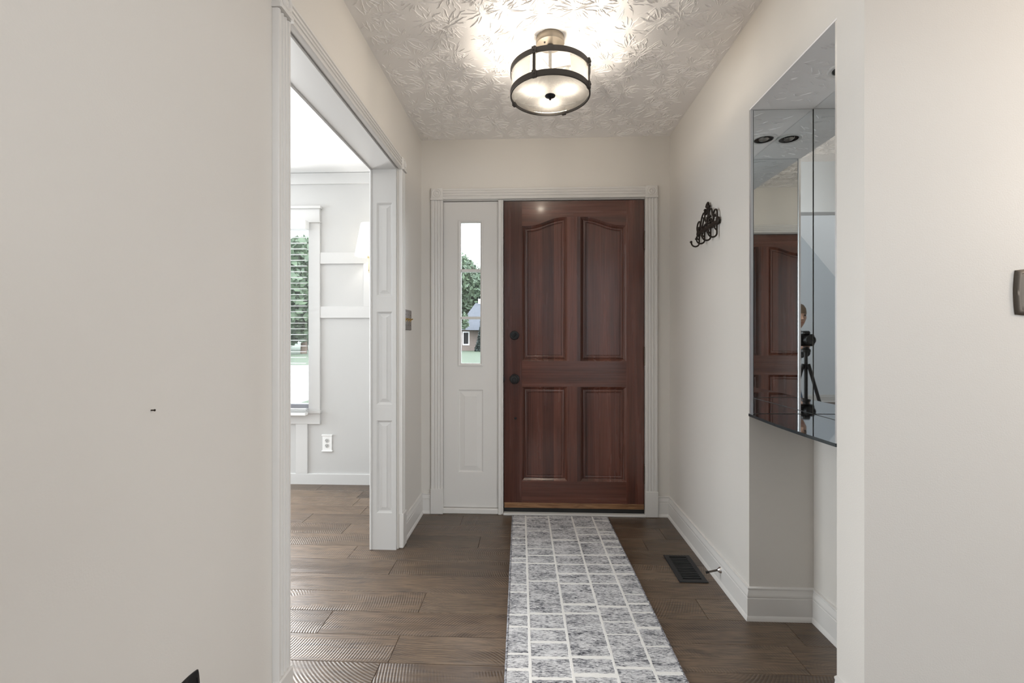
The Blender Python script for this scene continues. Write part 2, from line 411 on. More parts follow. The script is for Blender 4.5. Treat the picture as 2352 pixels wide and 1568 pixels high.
# ---- ceilings
c = MB(); c.box(LX - 0.1, 3.6, 0.35, FY + 0.1, CZ, CZ + 0.08)
ceil = c.build('ceiling', 'ceil'); tag(ceil, 'foyer ceiling with crow-foot stomped plaster texture', 'ceiling', 'structure')
rg = MB(); random.seed(5)   # ridges of plaster
def ridge(cx, cy, ang, r0, ln):
    pts = []; a = ang
    for i in range(5):
        t = i / 4; r = r0 + ln * t
        pts.append((cx + r * math.cos(a), cy + r * math.sin(a))); a += random.uniform(-0.10, 0.10)
    hw = random.uniform(0.0018, 0.0032); hh = random.uniform(0.002, 0.0036); i0 = len(rg.v)
    for j, (x, y) in enumerate(pts):
        q = pts[min(j + 1, 4)]; p = pts[max(j - 1, 0)]; d = Vector((q[0] - p[0], q[1] - p[1])); d.normalize(); nx, ny = -d.y, d.x
        s = (0.35, 1, 0.85, 0.9, 0.25)[j] * random.uniform(0.75, 1.2)
        rg.v += [(x + nx * hw * s, y + ny * hw * s, CZ + 0.0002), (x, y, CZ - hh * s), (x - nx * hw * s, y - ny * hw * s, CZ + 0.0002)]
    for j in range(4):
        b = i0 + 3 * j
        rg.face((b, b + 1, b + 4, b + 3)); rg.face((b + 1, b + 2, b + 5, b + 4))
gy = 0.5
while gy < FY:
    gx = LX + 0.05
    while gx < RX:
        cx, cy_ = gx + random.uniform(-0.045, 0.045), gy + random.uniform(-0.045, 0.045); nr = random.randint(17, 26); ph = random.random() * 6
        for i in range(nr):
            an = ph + 2 * PI * i / nr + random.uniform(-0.14, 0.14); r0 = random.uniform(0.012, 0.035); ln = random.uniform(0.025, 0.075)
            e = (cx + (r0 + ln) * math.cos(an), cy_ + (r0 + ln) * math.sin(an))
            if LX + 0.01 < e[0] < RX - 0.01 and e[1] < FY - 0.01 and LX + 0.01 < cx < RX - 0.01 and cy_ < FY - 0.01: ridge(cx, cy_, an, r0, ln)
        gx += 0.118
    gy += 0.112
tag(rg.build('plaster_ridges', 'ceil', ceil, fix=False, smooth=False), kind='stuff')
so = MB(); so.box(RX + 0.0005, NB, NN, NF, 2.07, 2.076); sof = so.build('ceiling_niche', 'ceil'); tag(sof, 'textured soffit above the mirrored niche', 'soffit', 'structure')
main_rg, rg = rg, MB()
for i in range(70):
    a = random.uniform(-0.5, 0.9); x, y = random.uniform(RX + 0.02, NB - 0.07), random.uniform(NN + 0.03, NF - 0.07); ridge(x, y, a, 0.0, random.uniform(0.02, 0.06))
rg.v = [(x, y, z - CZ + 2.07) for x, y, z in rg.v]
tag(rg.build('plaster_ridges', 'ceil', sof, fix=False), kind='stuff')
c = MB(); c.box(DL, DX + 0.01, 0.25, 3.71, CZ, CZ + 0.08)
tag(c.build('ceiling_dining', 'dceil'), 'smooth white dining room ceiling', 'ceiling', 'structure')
c = MB()   # vaulted great room ceiling: steep slope up from the left, then flat
sl = [(-4.6, 0.47), (-3.28, 2.12), (-1.6, 4.22), (3.75, 4.22)]
for (xa, za), (xb, zb) in zip(sl, sl[1:]):
    c.loft([[(xa, -4.85, za), (xb, -4.85, zb), (xb, -4.85, zb + 0.1), (xa, -4.85, za + 0.1)], [(xa, 0.3, za), (xb, 0.3, zb), (xb, 0.3, zb + 0.1), (xa, 0.3, za + 0.1)]], 0, True, True)
tag(c.build('ceiling_great_room', 'dceil'), 'white vaulted great room ceiling behind the camera', 'ceiling', 'structure')

# ---- baseboards
BP = [(0, 0), (0.019, 0), (0.0185, 0.006), (0.015, 0.016), (0.0125, 0.019), (0.0125, 0.088), (0.0105, 0.0905), (0.0125, 0.0945), (0.0115, 0.104), (0.007, 0.117), (0.0065, 0.1215), (0.009, 0.1255), (0.0085, 0.1295), (0, 0.132)]
b = sweep([(0.812, FY), (RX, FY), (RX, NF), (NB, NF), (NB, NN)], BP, -1).build('baseboard_right', 'trim', smooth=True)
tag(b, 'white moulded baseboard along right wall and around the niche', 'baseboard', 'structure')
b = sweep([(LX, 2.552), (LX, FY), (-0.655, FY)], BP, -1).build('baseboard_left', 'trim', smooth=True)
tag(b, 'short white moulded baseboard beside the sidelight', 'baseboard', 'structure')
b = sweep([(RX, NN - 0.002), (RX, HY), (3.6, HY)], [(o, z * 1.25) for o, z in BP], -1).build('baseboard_hall', 'trim', smooth=True)
tag(b, 'white baseboard at the foot of the near right pier', 'baseboard', 'structure')
b = sweep([(LX, 0.3), (LX, 1.25)], BP, -1).build('baseboard_near', 'trim', smooth=True)
tag(b, 'white baseboard of the near left wall below the frame', 'baseboard', 'structure')
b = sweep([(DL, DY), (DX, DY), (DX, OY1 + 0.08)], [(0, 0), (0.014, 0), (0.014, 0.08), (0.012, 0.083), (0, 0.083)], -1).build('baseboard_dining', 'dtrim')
tag(b, 'flat white baseboard along the dining room walls', 'baseboard', 'structure')
b = sweep([(DL, -4.7), (3.6, -4.7)], BP, 1).build('baseboard_rear', 'trim'); tag(b, 'white baseboard of the great room seen in the mirror', 'baseboard', 'structure')

# ---- fluted casings
def fluted(wd, th=0.019):
    """closed profile across the width 0..wd, height 0..th"""
    p = [(0, 0), (0, th - 0.004), (0.003, th)]
    for c in (0.26, 0.50, 0.74):
        x = wd * c
        p += [(x - 0.0062, th), (x - 0.0045, th - 0.0042), (x, th - 0.006), (x + 0.0045, th - 0.0042), (x + 0.0062, th)]
    p += [(wd - 0.003, th), (wd, th - 0.004), (wd, 0)]
    return p
def rosette(parent, c, nrm, size, mat_='trim'):
    """square corner block with turned rings; c = centre on the wall, nrm = outward axis"""
    n_ = Vector(nrm); up = Vector((0, 0, 1)); sd = up.cross(n_)
    R = Matrix((sd, up, n_)).transposed().to_4x4(); T = Matrix.Translation(c) @ R
    h = size / 2; mb = MB(); rings = []
    for d, z in ((0, 0), (0, 0.020), (0.003, 0.024)):
        rings.append([T @ Vector((sx * (h - d), sy * (h - d), z)) for sx, sy in ((-1, -1), (1, -1), (1, 1), (-1, 1))])
    mb.loft(rings, 0, True, True)
    # lower lip
    mb.loft([[T @ Vector((x, y, z)) for x, z in ((-h - 0.003, 0), (h + 0.003, 0), (h + 0.003, 0.025), (h, 0.0285), (-h, 0.0285), (-h - 0.003, 0.025))] for y in (-h - 0.001, -h + 0.010)], 0, True, True)
    o = mb.build('corner_block', mat_, parent)
    k = size / 0.08; rm = MB()
    rm.lathe([(0.0, 0.022), (0.033 * k, 0.022), (0.033 * k, 0.0265), (0.030 * k, 0.0275), (0.027 * k, 0.0262), (0.0245 * k, 0.0245), (0.022 * k, 0.0275), (0.017 * k, 0.029), (0.0135 * k, 0.0262), (0.0125 * k, 0.0205), (0.0095 * k, 0.0205), (0.008 * k, 0.026), (0.004 * k, 0.028), (0.0, 0.0285)], 28, T @ Matrix.Translation((0, 0.003, 0)))
    rm.build('turned_ring', mat_, o, smooth=True)
    return o

# door casing (trim_1)
t1 = thing('trim_1', (0.08, FY, 0), 'white fluted casing with corner blocks framing the front door unit', 'door casing', 'structure')
CW = 0.078; yF = FY - 0.0005
for x0 in (-0.653, 0.730):
    MB().extrude([(a, bb) for a, bb in fluted(CW)], (x0, yF, 0.162), (x0, yF, 2.043), (1, 0, 0), (0, -1, 0)).build('side_casing', 'trim', t1, smooth=True)
    MB().cbox(x0 - 0.002, x0 + CW + 0.002, FY - 0.026, FY, 0.001, 0.164, 0.0025).build('plinth_block', 'trim', t1)
    rosette(t1, (x0 + CW / 2, FY, 2.081), (0, -1, 0), 0.078)
MB().extrude([(a, bb) for a, bb in fluted(0.072)], (-0.653 + CW, yF, 2.045), (0.730, yF, 2.045), (0, 0, 1), (0, -1, 0)).build('head_casing', 'trim', t1, smooth=True)
# frame of the door unit: jambs, head, mullion, sills
t3 = thing('trim_2', (0.08, FY, 0), 'white door frame with slim mullion between sidelight and front door', 'door frame', 'structure')
MB().box(-0.60, -0.5785, FY + 0.001, 3.13, 0, 2.07).build('jamb', 'trim', t3)
MB().box(0.7315, 0.755, FY + 0.001, 3.13, 0, 2.07).build('jamb', 'trim', t3)
MB().box(-0.5785, 0.7315, FY + 0.001, 3.13, 2.0405, 2.07).build('head_jamb', 'trim', t3)
mb = MB(); mb.extrude([(0, 0), (0, 0.012), (0.003, 0.016), (0.020, 0.016), (0.022, 0.010), (0.027, 0.010), (0.029, 0.013), (0.033, 0.011), (0.034, 0)], (-0.2145, FY + 0.05, 0.0), (-0.2145, FY + 0.05, 2.0405), (1, 0, 0), (0, -1, 0))
for i, p in enumerate(mb.v): mb.v[i] = (p[0], p[1] if p[1] > FY + 0.045 else p[1] - 0.047, p[2])
mb.build('mullion', 'trim', t3)
MB().cbox(-0.5785, -0.2145, FY - 0.012, FY + 0.1, 0.0, 0.034, 0.004).build('sidelight_sill', 'trim', t3)
MB().cbox(-0.180, 0.7315, FY - 0.028, FY + 0.1, 0.0, 0.013, 0.003).build('threshold', 'trim', t3)

for (x0, x1, z0, z1) in ((-0.2165, -0.165, 0.0, 2.0405), (0.715, 0.7315, 0.013, 2.0405), (-0.165, 0.715, 2.02, 2.0405), (-0.5785, -0.555, 0.03, 2.0405), (-0.24, -0.2165, 0.03, 2.0405), (-0.555, -0.24, 2.02, 2.0405), (-0.555, -0.24, 0.03, 0.06), (-0.165, 0.715, 0.0, 0.05)):
    MB().box(x0, x1, FY + 0.053, FY + 0.075, z0, z1).build('stop', 'trim', t3)

# ---- panel helper: nested outlines from a front plane, depth grows in +y
def rect_outline(x0, x1, z0, z1):
    def f(d): return [(x0 + d, z0 + d), (x1 - d, z0 + d), (x1 - d, z1 - d), (x0 + d, z1 - d)]
    return f
def arch_outline(x0, x1, z0, za, zb, k=18):
    """top goes from za at x0 to zb at x1 in an S curve"""
    def f(d):
        pts = [(x0 + d, z0 + d), (x1 - d, z0 + d)]
        for i in range(k + 1):
            t = 1 - i / k; x = x0 + d + (x1 - x0 - 2 * d) * t; u = (x - x0) / (x1 - x0)
            u2 = min(1, max(0, (u - 0.10) / 0.86)); s = u2 ** 3 * (u2 * (6 * u2 - 15) + 10) * 0.6 + u2 * u2 * (3 - 2 * u2) * 0.4
            pts.append((x, za + (zb - za) * s - d))
        return pts
    return f
def raised(outline, prof, yf):
    mb = MB(); mb.loft([[(x, yf + dep, z) for x, z in outline(d)] for d, dep in prof], 0, False, True)
    return mb
DOORP = [(0, 0), (0.003, 0.002), (0.013, 0.011), (0.0165, 0.014), (0.0185, 0.0145), (0.0195, 0.009), (0.024, 0.0065), (0.030, 0.007), (0.0345, 0.0095), (0.0355, 0.0125), (0.038, 0.0125), (0.040, 0.0095)]

# ---- front door
d1 = thing('door_1', (0.27, FY + 0.01, 0), 'reddish brown stained wooden front door with four raised panels', 'door', 'structure')
yd = FY + 0.010; yb = yd + 0.042; ds = 0.0
DXs = (-0.177, -0.060, 0.235, 0.319, 0.614, 0.7275)
ZT, ZA, ZP, ZM1, ZM0, ZB1, ZB0 = 2.035, 1.875, 1.931, 0.995, 0.828, 0.214, 0.073
MB().box(DXs[0], DXs[1], yd, yb, ZB0, ZT).build('stile', 'doorv', d1)
MB().box(DXs[4], DXs[5], yd, yb, ZB0, ZT).build('stile', 'doorv', d1)
tr = MB(); oL = arch_outline(DXs[1], DXs[2], 0, ZA, ZP)(0)[2:]; oR = arch_outline(DXs[4], DXs[3], 0, ZA, ZP)(0)[2:]
low = oL[::-1] + oR          # x from left to right along the arched lower edge
low = sorted(low, key=lambda p: p[0])
tr.loft([[(x, yd, z) for x, z in low] , [(x, yd, ZT) for x, z in low], [(x, yb, ZT) for x, z in low], [(x, yb, z) for x, z in low], [(x, yd, z) for x, z in low]], 0, closed=False)
tr.build('top_rail', 'doorh', d1)
MB().box(DXs[1], DXs[4], yd, yb, ZM0, (ZM0 + ZM1) / 2 + 0.006).build('lock_rail', 'doorh', d1)
MB().box(DXs[1], DXs[4], yd, yb, (ZM0 + ZM1) / 2 + 0.007, ZM1).build('lock_rail', 'doorh', d1)
MB().box(DXs[1], DXs[4], yd, yb, ZB0, ZB1).build('bottom_rail', 'doorh', d1)
MB().box(DXs[2], DXs[3], yd, yb, ZM1, ZP).build('centre_stile', 'doorv', d1)
MB().box(DXs[2], DXs[3], yd, yb, ZB1, ZM0).build('centre_stile', 'doorv', d1)
raised(arch_outline(DXs[1], DXs[2], ZM1, ZA, ZP), DOORP, yd).build('panel', 'doorv', d1, smooth=True)
def mirrored(fn, xm):
    return lambda d: [(2 * xm - x, z) for x, z in fn(d)]
xm = (DXs[2] + DXs[3]) / 2
raised(mirrored(arch_outline(2 * xm - DXs[4], 2 * xm - DXs[3], ZM1, ZA, ZP), xm), DOORP, yd).build('panel', 'doorv', d1, smooth=True)
raised(rect_outline(DXs[1], DXs[2], ZB1, ZM0), DOORP, yd).build('panel', 'doorv', d1, smooth=True)
raised(rect_outline(DXs[3], DXs[4], ZB1, ZM0), DOORP, yd).build('panel', 'doorv', d1, smooth=True)
MB().box(DXs[0] + 0.01, DXs[5] - 0.01, yb - 0.018, yb, ZB0, ZT - 0.01).build('outer_skin', 'doorv', d1)
MB().cbox(DXs[0] + 0.002, DXs[5] - 0.001, yd - 0.007, yb, 0.040, ZB0, 0.0015).build('sweep_strip', 'oak', d1)
MB().box(DXs[0] + 0.002, DXs[5] - 0.001, yd - 0.004, yb - 0.005, 0.014, 0.040).build('sweep_seal', 'rubber', d1)
toY = lambda x, z, y=yd: Matrix.Translation((x, y, z)) @ Matrix.Rotation(PI / 2, 4, 'X')   # local +z points to -y
kn = MB().lathe([(0, 0), (0.0325, 0), (0.0325, 0.004), (0.030, 0.008), (0.016, 0.0105), (0.012, 0.014), (0.012, 0.030), (0.017, 0.036), (0.0255, 0.042), (0.028, 0.050), (0.0265, 0.058), (0.020, 0.0635), (0.0145, 0.0645), (0.0135, 0.063), (0.0095, 0.063), (0.009, 0.0655), (0, 0.066)], 32, toY(-0.108, 0.877)).build('door_knob', 'black', d1, smooth=True)
db = MB().lathe([(0, 0), (0.030, 0), (0.030, 0.006), (0.027, 0.012), (0.0225, 0.0135), (0.0225, 0.0155), (0, 0.016)], 32, toY(-0.109, 1.162)).build('deadbolt', 'black', d1, smooth=True)
q = MB(); q.cbox(-0.0055, 0.0055, -0.018, 0.018, 0, 0.018, 0.003); T = toY(-0.109, 1.162, yd - 0.0155) @ Matrix.Rotation(-0.7, 4, 'Z')
q.v = [tuple(T @ Vector(p)) for p in q.v]; q.build('thumb_turn', 'black', db)
MB().lathe([(0, 0), (0.0085, 0), (0.008, 0.003), (0, 0.004)], 16, toY(-0.102, 0.621)).build('bore_plug', 'black', d1, smooth=True)
MB().lathe([(0, 0), (0.020, 0), (0.020, 0.003), (0, 0.004)], 18, Matrix.Translation((-0.179, FY + 0.003, 0.877)) @ Matrix.Scale(0.35, 4, (1, 0, 0)) @ Matrix.Rotation(PI / 2, 4, 'X')).build('latch_lip', 'black', d1)
for hz in (1.773, 1.028, 0.272):
    h = MB().box(0.7265, 0.7315, FY + 0.004, FY + 0.012, hz - 0.050, hz + 0.050)
    h.tube([(0.7295, FY - 0.0005, hz - 0.052), (0.7295, FY - 0.0005, hz + 0.052)], 0.0055, 10)
    h.ball((0.7295, FY - 0.0005, hz + 0.054), 0.0055); h.ball((0.7295, FY - 0.0005, hz - 0.054), 0.0055)
    h.build('hinge', 'bronze', d1, smooth=True)

# ---- sidelight (window_1)
w1 = thing('window_1', (-0.395, FY + 0.01, 0), 'narrow white sidelight with three glass panes beside the front door', 'sidelight', 'structure')
sx0, sx1, sz0, sz1 = -0.5755, -0.2165, 0.037, 2.036; gx0, gx1, gz0, gz1 = -0.477, -0.315, 0.962, 1.918
s = MB(); s.box(sx0, gx0, yd, yb, sz0, sz1); s.box(gx1, sx1, yd, yb, sz0, sz1); s.box(gx0, gx1, yd, yb, gz1, sz1); s.box(gx0, gx1, yd, yb, 0.805, gz0); s.box(gx0, gx1, yd, yb, sz0, 0.266)
s.build('panel_frame', 'trim', w1)
raised(rect_outline(gx0, gx1, 0.266, 0.805), [(0, 0), (0.004, 0.006), (0.010, 0.0075), (0.040, 0.002), (0.041, 0.0005)], yd).build('raised_panel', 'trim', w1)
fr = MB(); rr = [[(x, yd + dep, z) for x, z in rect_outline(gx0, gx1, gz0, gz1)(d)] for d, dep in ((0, 0.001), (0.0, -0.006), (0.005, -0.0075), (0.012, -0.004), (0.0175, 0.002), (0.0175, 0.022))]
fr.loft(rr, 0); fr.build('glazing_frame', 'trim', w1)
pz = [gz0 + 0.0175, 1.268, 1.285, 1.578, 1.596, gz1 - 0.0175]
for a, bb in ((0, 1), (2, 3), (4, 5)):
    MB().box(gx0 + 0.016, gx1 - 0.016, yd + 0.016, yd + 0.020, pz[a], pz[bb]).build('pane', 'pane', w1)
for a in (1, 3):
    MB().cbox(gx0 + 0.0165, gx1 - 0.0165, yd - 0.002, yd + 0.03, pz[a], pz[a + 1], 0.003).build('muntin', 'trim', w1)

# ---- dining opening: panelled jambs, head lining, casing
t2 = thing('trim_3', (LX, 1.9, 0), 'white fluted casing with corner blocks around the wide dining room opening', 'opening casing', 'structure')
CW2 = 0.066
for (y0, s_) in ((OY0 - 0.005 - CW2, 1), (OY1 + 0.003, 1)):
    MB().extrude(fluted(CW2), (LX + 0.0005, y0, 0.187), (LX + 0.0005, y0, OZ - 0.006), (0, 1, 0), (1, 0, 0)).build('side_casing', 'trim', t2, smooth=True)
    MB().cbox(LX, LX + 0.026, y0 - 0.002, y0 + CW2 + 0.003, 0.001, 0.19, 0.004).build('plinth_block', 'trim', t2)
    rosette(t2, (LX, y0 + CW2 / 2, OZ + CW2 / 2 - 0.004), (1, 0, 0), CW2)
MB().extrude(fluted(CW2), (LX + 0.0005, OY0 - 0.005, OZ - 0.004), (LX + 0.0005, OY1 + 0.003, OZ - 0.004), (0, 0, 1), (1, 0, 0)).build('head_casing', 'trim', t2, smooth=True)
t4 = thing('trim_4', (-0.79, OY1, 0), 'white panelled jamb lining the dining room opening', 'jamb', 'structure')
jx0, jx1 = DX - 0.010, LX - 0.008; jy = OY1 - 0.016
jm = MB(); px0, px1 = -0.836, -0.750; zs = ((0.198, 0.699), (0.785, 1.287), (1.371, 1.876))
jm.box(jx0, px0, jy, OY1, 0.0, OZ - 0.012); jm.box(px1, jx1, jy, OY1, 0.0, OZ - 0.012)
cuts = [0.0] + [z for q in zs for z in q] + [OZ - 0.012]
for a in range(0, len(cuts), 2): jm.box(px0, px1, jy, OY1, cuts[a], cuts[a + 1])
jm.build('jamb_board', 'dtrim', t4)
for a, bb in zs:
    raised(rect_outline(px0, px1, a, bb), [(0, 0), (0.004, 0.003), (0.009, 0.009), (0.0125, 0.010), (0.030, 0.0045), (0.0305, 0.0018)], jy).build('raised_panel', 'dtrim', t4)
MB().tube([(jx0 - 0.001, jy - 0.002, 0.003), (jx0 - 0.001, jy - 0.002, OZ - 0.012)], 0.0065, 10).build('edge_bead', 'dtrim', t4, smooth=True)
MB().box(jx0, jx1, OY0, OY0 + 0.010, 0, OZ - 0.012).build('jamb_board', 'dtrim', t4)
MB().box(jx0, jx1, OY0, OY1, OZ - 0.012, OZ).build('head_lining', 'dtrim', t4)
MB().tube([(jx0 - 0.001, OY0, OZ - 0.014), (jx0 - 0.001, OY1 - 0.01, OZ - 0.014)], 0.0055, 10).build('edge_bead', 'dtrim', t4, smooth=True)

# ---- dining wall boards
t5 = thing('trim_5', (-1.7, DY, 0), 'flat white boards forming a grid on the dining room wall', 'wall trim', 'structure')
def board(x0, x1, z0, z1, nm='batten', th=0.014): MB().cbox(x0, x1, DY - th, DY, z0, z1, 0.0012).build(nm, 'dtrim', t5)
board(DL, DX, 2.351, CZ - 0.003, 'frieze_board'); board(-1.651, DX, 1.726, 1.815); board(-1.651, DX, 1.302, 1.391); board(-1.307, -1.215, 1.391, 1.726)
board(-1.846, -1.752, 0.083, 0.472)

# ---- dining window (window_2)
w2 = thing('window_2', (-2.2, DY, 0.5), 'white framed dining room window behind the blinds', 'window', 'structure')
MB().cbox(WX1 - 0.006, -1.651, DY - 0.018, DY, 0.578, 2.05, 0.001).build('side_casing', 'dtrim', w2)
MB().cbox(WX0 - 0.05, WX0 + 0.006, DY - 0.018, DY, 0.578, 2.05, 0.001).build('side_casing', 'dtrim', w2)
MB().cbox(WX0 - 0.05, -1.651, DY - 0.022, DY, 2.05, 2.155, 0.001).build('head_casing', 'dtrim', w2)
MB().cbox(WX0 - 0.05, -1.637, DY - 0.036, DY, 2.155, 2.176, 0.002).build('head_cap', 'dtrim', w2)
MB().cbox(WX0 - 0.05, -1.645, DY - 0.028, DY, 2.046, 2.056, 0.002).build('head_bead', 'dtrim', w2)
MB().cbox(WX0 - 0.05, -1.644, DY - 0.028, 3.66, 0.556, 0.578, 0.002).build('stool', 'dtrim', w2)
MB().cbox(WX0 - 0.05, -1.651, DY - 0.018, DY, 0.472, 0.556, 0.001).build('apron', 'dtrim', w2)
sashm = mat('sash_vinyl', (0.42, 0.42, 0.46), 0.5)
sh = MB(); sh.box(WX0, WX0 + 0.03, 3.63, 3.69, 0.578, WZ1); sh.box(WX1 - 0.03, WX1, 3.63, 3.69, 0.578, WZ1); sh.box(WX0 + 0.03, WX1 - 0.03, 3.63, 3.69, 0.578, 0.615); sh.box(WX0 + 0.03, WX1 - 0.03, 3.63, 3.69, WZ1 - 0.03, WZ1); sh.build('sash', [sashm], w2)
MB().box(WX0 + 0.03, WX1 - 0.03, 3.655, 3.659, 0.615, WZ1 - 0.03).build('pane', 'pane', w2)

w3 = thing('glare_light_casing', (-2.56, DY, 0.5), 'casing added around the floor-glare light, hidden behind the near left wall', 'window', 'structure')  # added casing dressing the glare light; the wall has no opening here
for (x0, x1, z0, z1, nm) in ((-3.15, -3.06, 0.5, 2.13, 'side_casing'), (-2.068, -2.046, 0.5, 2.13, 'side_casing'), (-3.06, -2.068, 2.045, 2.13, 'head_casing'), (-3.06, -2.068, 0.5, 0.585, 'apron')):
    MB().cbox(x0, x1, DY - 0.07, DY, z0, z1, 0.001).build(nm, 'dtrim', w3)

# ================================================================== THINGS
# ---- blinds
bl = thing('window_blind', (-1.87, 3.50, 0.5), 'white horizontal slat blind hanging open in the dining room window', 'blind')
bx0, bx1 = -2.005, -1.735
MB().cbox(bx0, bx1 + 0.004, 3.470, 3.537, 1.985, 2.052, 0.003).build('valance', 'slat', bl)
zt = 1.142 + (777 - 545) / 1060 * 3.57; pit = 0.0442; sm = None; k = 0
while zt - k * pit > 0.64:
    z = zt - k * pit
    if sm is None:
        mb = MB(); cr = [(-0.017, 0.0), (-0.008, 0.0016), (0, 0.002), (0.008, 0.0016), (0.017, 0.0), (0.017, -0.0012), (0.008, 0.0004), (0, 0.0008), (-0.008, 0.0004), (-0.017, -0.0012)]
        mb.loft([[(x, 3.50 + p, z + q) for p, q in cr] for x in (bx0, bx1)], 0, True, True)
        s0 = mb.build('slat', 'slat', bl, loc=((bx0 + bx1) / 2, 3.50, z)); sm = s0
    else:
        o = s0.copy(); COL.objects.link(o); o.location.z = z; o.parent = bl; o.matrix_parent_inverse = s0.matrix_parent_inverse.copy()
    k += 1
for z in (0.575, 0.583, 0.591, 0.599):
    o = s0.copy(); COL.objects.link(o); o.location.z = z; o.parent = bl; o.matrix_parent_inverse = s0.matrix_parent_inverse.copy()
MB().cbox(bx0, bx1, 3.475, 3.525, 0.548, 0.570, 0.003).build('bottom_rail', 'slat', bl)
for x in (bx0 + 0.03, bx1 - 0.14):
    MB().tube([(x, 3.474, 0.56), (x, 3.474, 1.99)], 0.0012, 5).build('ladder_cord', 'slat', bl)
    MB().tube([(x, 3.526, 0.56), (x, 3.526, 1.99)], 0.0012, 5).build('ladder_cord', 'slat', bl)

# ---- wall sconce
sc1 = thing('wall_sconce', (-1.14, DY, 1.70), 'lit wall sconce with white tapered shade and brass arm beside dining window', 'sconce')
cx, cyy = -1.222, 3.43
sh = MB(); prof = [(0.102, 1.762), (0.058, 2.005)]; rings = []
for r, z in ((0.102, 1.762), (0.0985, 1.782), (0.058, 2.005), (0.0565, 2.005), (0.097, 1.782), (0.1005, 1.762)):
    rings.append([(cx + r * math.cos(2 * PI * a / 40), cyy + r * math.sin(2 * PI * a / 40), z) for a in range(40)])
sh.loft(rings + [rings[0]], 0); sh.build('lamp_shade', 'shade', sc1, smooth=True)
MB().lathe([(0, 1.745), (0.020, 1.748), (0.023, 1.756), (0.023, 1.762), (0.017, 1.766), (0.013, 1.81), (0, 1.812)], 20, Matrix.Translation((cx, cyy, 0))).build('socket_cup', 'palebrass', sc1, smooth=True)
MB().lathe([(0, 1.634), (0.004, 1.636), (0.0065, 1.643), (0.005, 1.648), (0.009, 1.656), (0.0105, 1.662), (0.009, 1.668), (0.0095, 1.672), (0.0095, 1.700), (0.0075, 1.704), (0.0075, 1.748), (0, 1.75)], 18, Matrix.Translation((cx, cyy, 0))).build('stem', 'palebrass', sc1, smooth=True)
MB().tube([(cx, cyy, 1.690), (cx + 0.05, cyy + 0.02, 1.690), (cx + 0.085, cyy + 0.06, 1.690), (cx + 0.09, DY - 0.02, 1.690)], 0.0055, 10).build('arm', 'palebrass', sc1, smooth=True)
MB().lathe([(0, 0.014), (0.045, 0.014), (0.052, 0.017), (0.052, 0.022), (0.044, 0.027), (0.012, 0.030), (0, 0.031)], 28, toY(cx + 0.09, 1.690, DY)).build('back_plate', 'palebrass', sc1, smooth=True)
MB().ball((cx, cyy, 1.885), 0.027, seg=16, sz=1.3).build('bulb', 'sconcebulb', sc1, smooth=True)
lamp('sconce_filament', 'POINT', (cx, cyy, 1.885), 2.6, (1.0, 0.96, 0.91), size=0.02)

# ---- white outlet in the dining room
ou = thing('wall_outlet', (-1.598, DY, 0.322), 'white duplex outlet with moulded plate on the dining room wall', 'outlet')
p = MB(); p.cbox(-1.636, -1.560, DY - 0.007, DY, 0.258, 0.386, 0.002); p.cbox(-1.641, -1.555, DY - 0.012, DY, 0.379, 0.389, 0.002); p.cbox(-1.641, -1.555, DY - 0.012, DY, 0.255, 0.265, 0.002); p.build('cover_plate', 'outlet', ou)
for z in (0.342, 0.302):
    f_ = MB().lathe([(0, 0), (0.0165, 0), (0.0165, 0.002), (0.0155, 0.003), (0, 0.003)], 22, toY(-1.598, z, DY - 0.007)).build('socket', 'socket', ou, smooth=True)
    hs = MB(); hs.box(-1.606, -1.603, DY - 0.0106, DY - 0.0095, z - 0.001, z + 0.008); hs.box(-1.593, -1.590, DY - 0.0106, DY - 0.0095, z - 0.001, z + 0.007); hs.lathe([(0, 0), (0.003, 0), (0.003, 0.0006), (0, 0.0006)], 10, toY(-1.598, z - 0.008, DY - 0.010)); hs.build('slots', 'dark', f_)

# ---- foyer ceiling light
LCX, LCY = 0.082, 2.0
cl = thing('ceiling_light', (LCX, LCY, CZ), 'semi-flush drum ceiling light with dark bands and seeded glass', 'ceiling light')
TL = Matrix.Translation((LCX, LCY, 0))
MB().lathe([(0, CZ - 0.001), (0.060, CZ - 0.001), (0.0615, CZ - 0.004), (0.0615, CZ - 0.026), (0.0595, CZ - 0.030), (0.0, CZ - 0.031)], 40, TL).build('canopy', 'canopy', cl, smooth=True)
MB().ball((LCX - 0.024, LCY - 0.022, CZ - 0.033), 0.004).build('canopy_screw', 'fixture', cl, smooth=True)
MB().lathe([(0, 2.405), (0.013, 2.405), (0.013, 2.398), (0.007, 2.394), (0.007, 2.196), (0, 2.196)], 16, TL).build('stem', 'fixture', cl, smooth=True)
RR = 0.1725
def ring(z0, z1, r0, r1):
    mb = MB(); rings = []
    for r, z in ((r0, z0), (r1 - 0.001, z0), (r1, z0 + 0.001), (r1, z1 - 0.001), (r1 - 0.001, z1), (r0, z1), (r0, z0)):
        rings.append([(LCX + r * math.cos(2 * PI * a / 72), LCY + r * math.sin(2 * PI * a / 72), z) for a in range(72)])
    mb.loft(rings, 0); return mb
ring(2.185, 2.209, RR - 0.006, RR).build('lower_band', 'fixture', cl, smooth=True)
ring(2.279, 2.303, RR - 0.004, RR).build('upper_band', 'fixture', cl, smooth=True)
ring(2.195, 2.300, RR - 0.0085, RR - 0.0062).build('glass_drum', 'seeded', cl, smooth=True)
MB().lathe([(0.0, 2.192), (RR - 0.014, 2.192), (RR - 0.008, 2.196), (RR - 0.008, 2.198), (RR - 0.014, 2.195), (0.0, 2.195)], 60, TL).build('glass_bottom', 'seeded', cl, smooth=True)
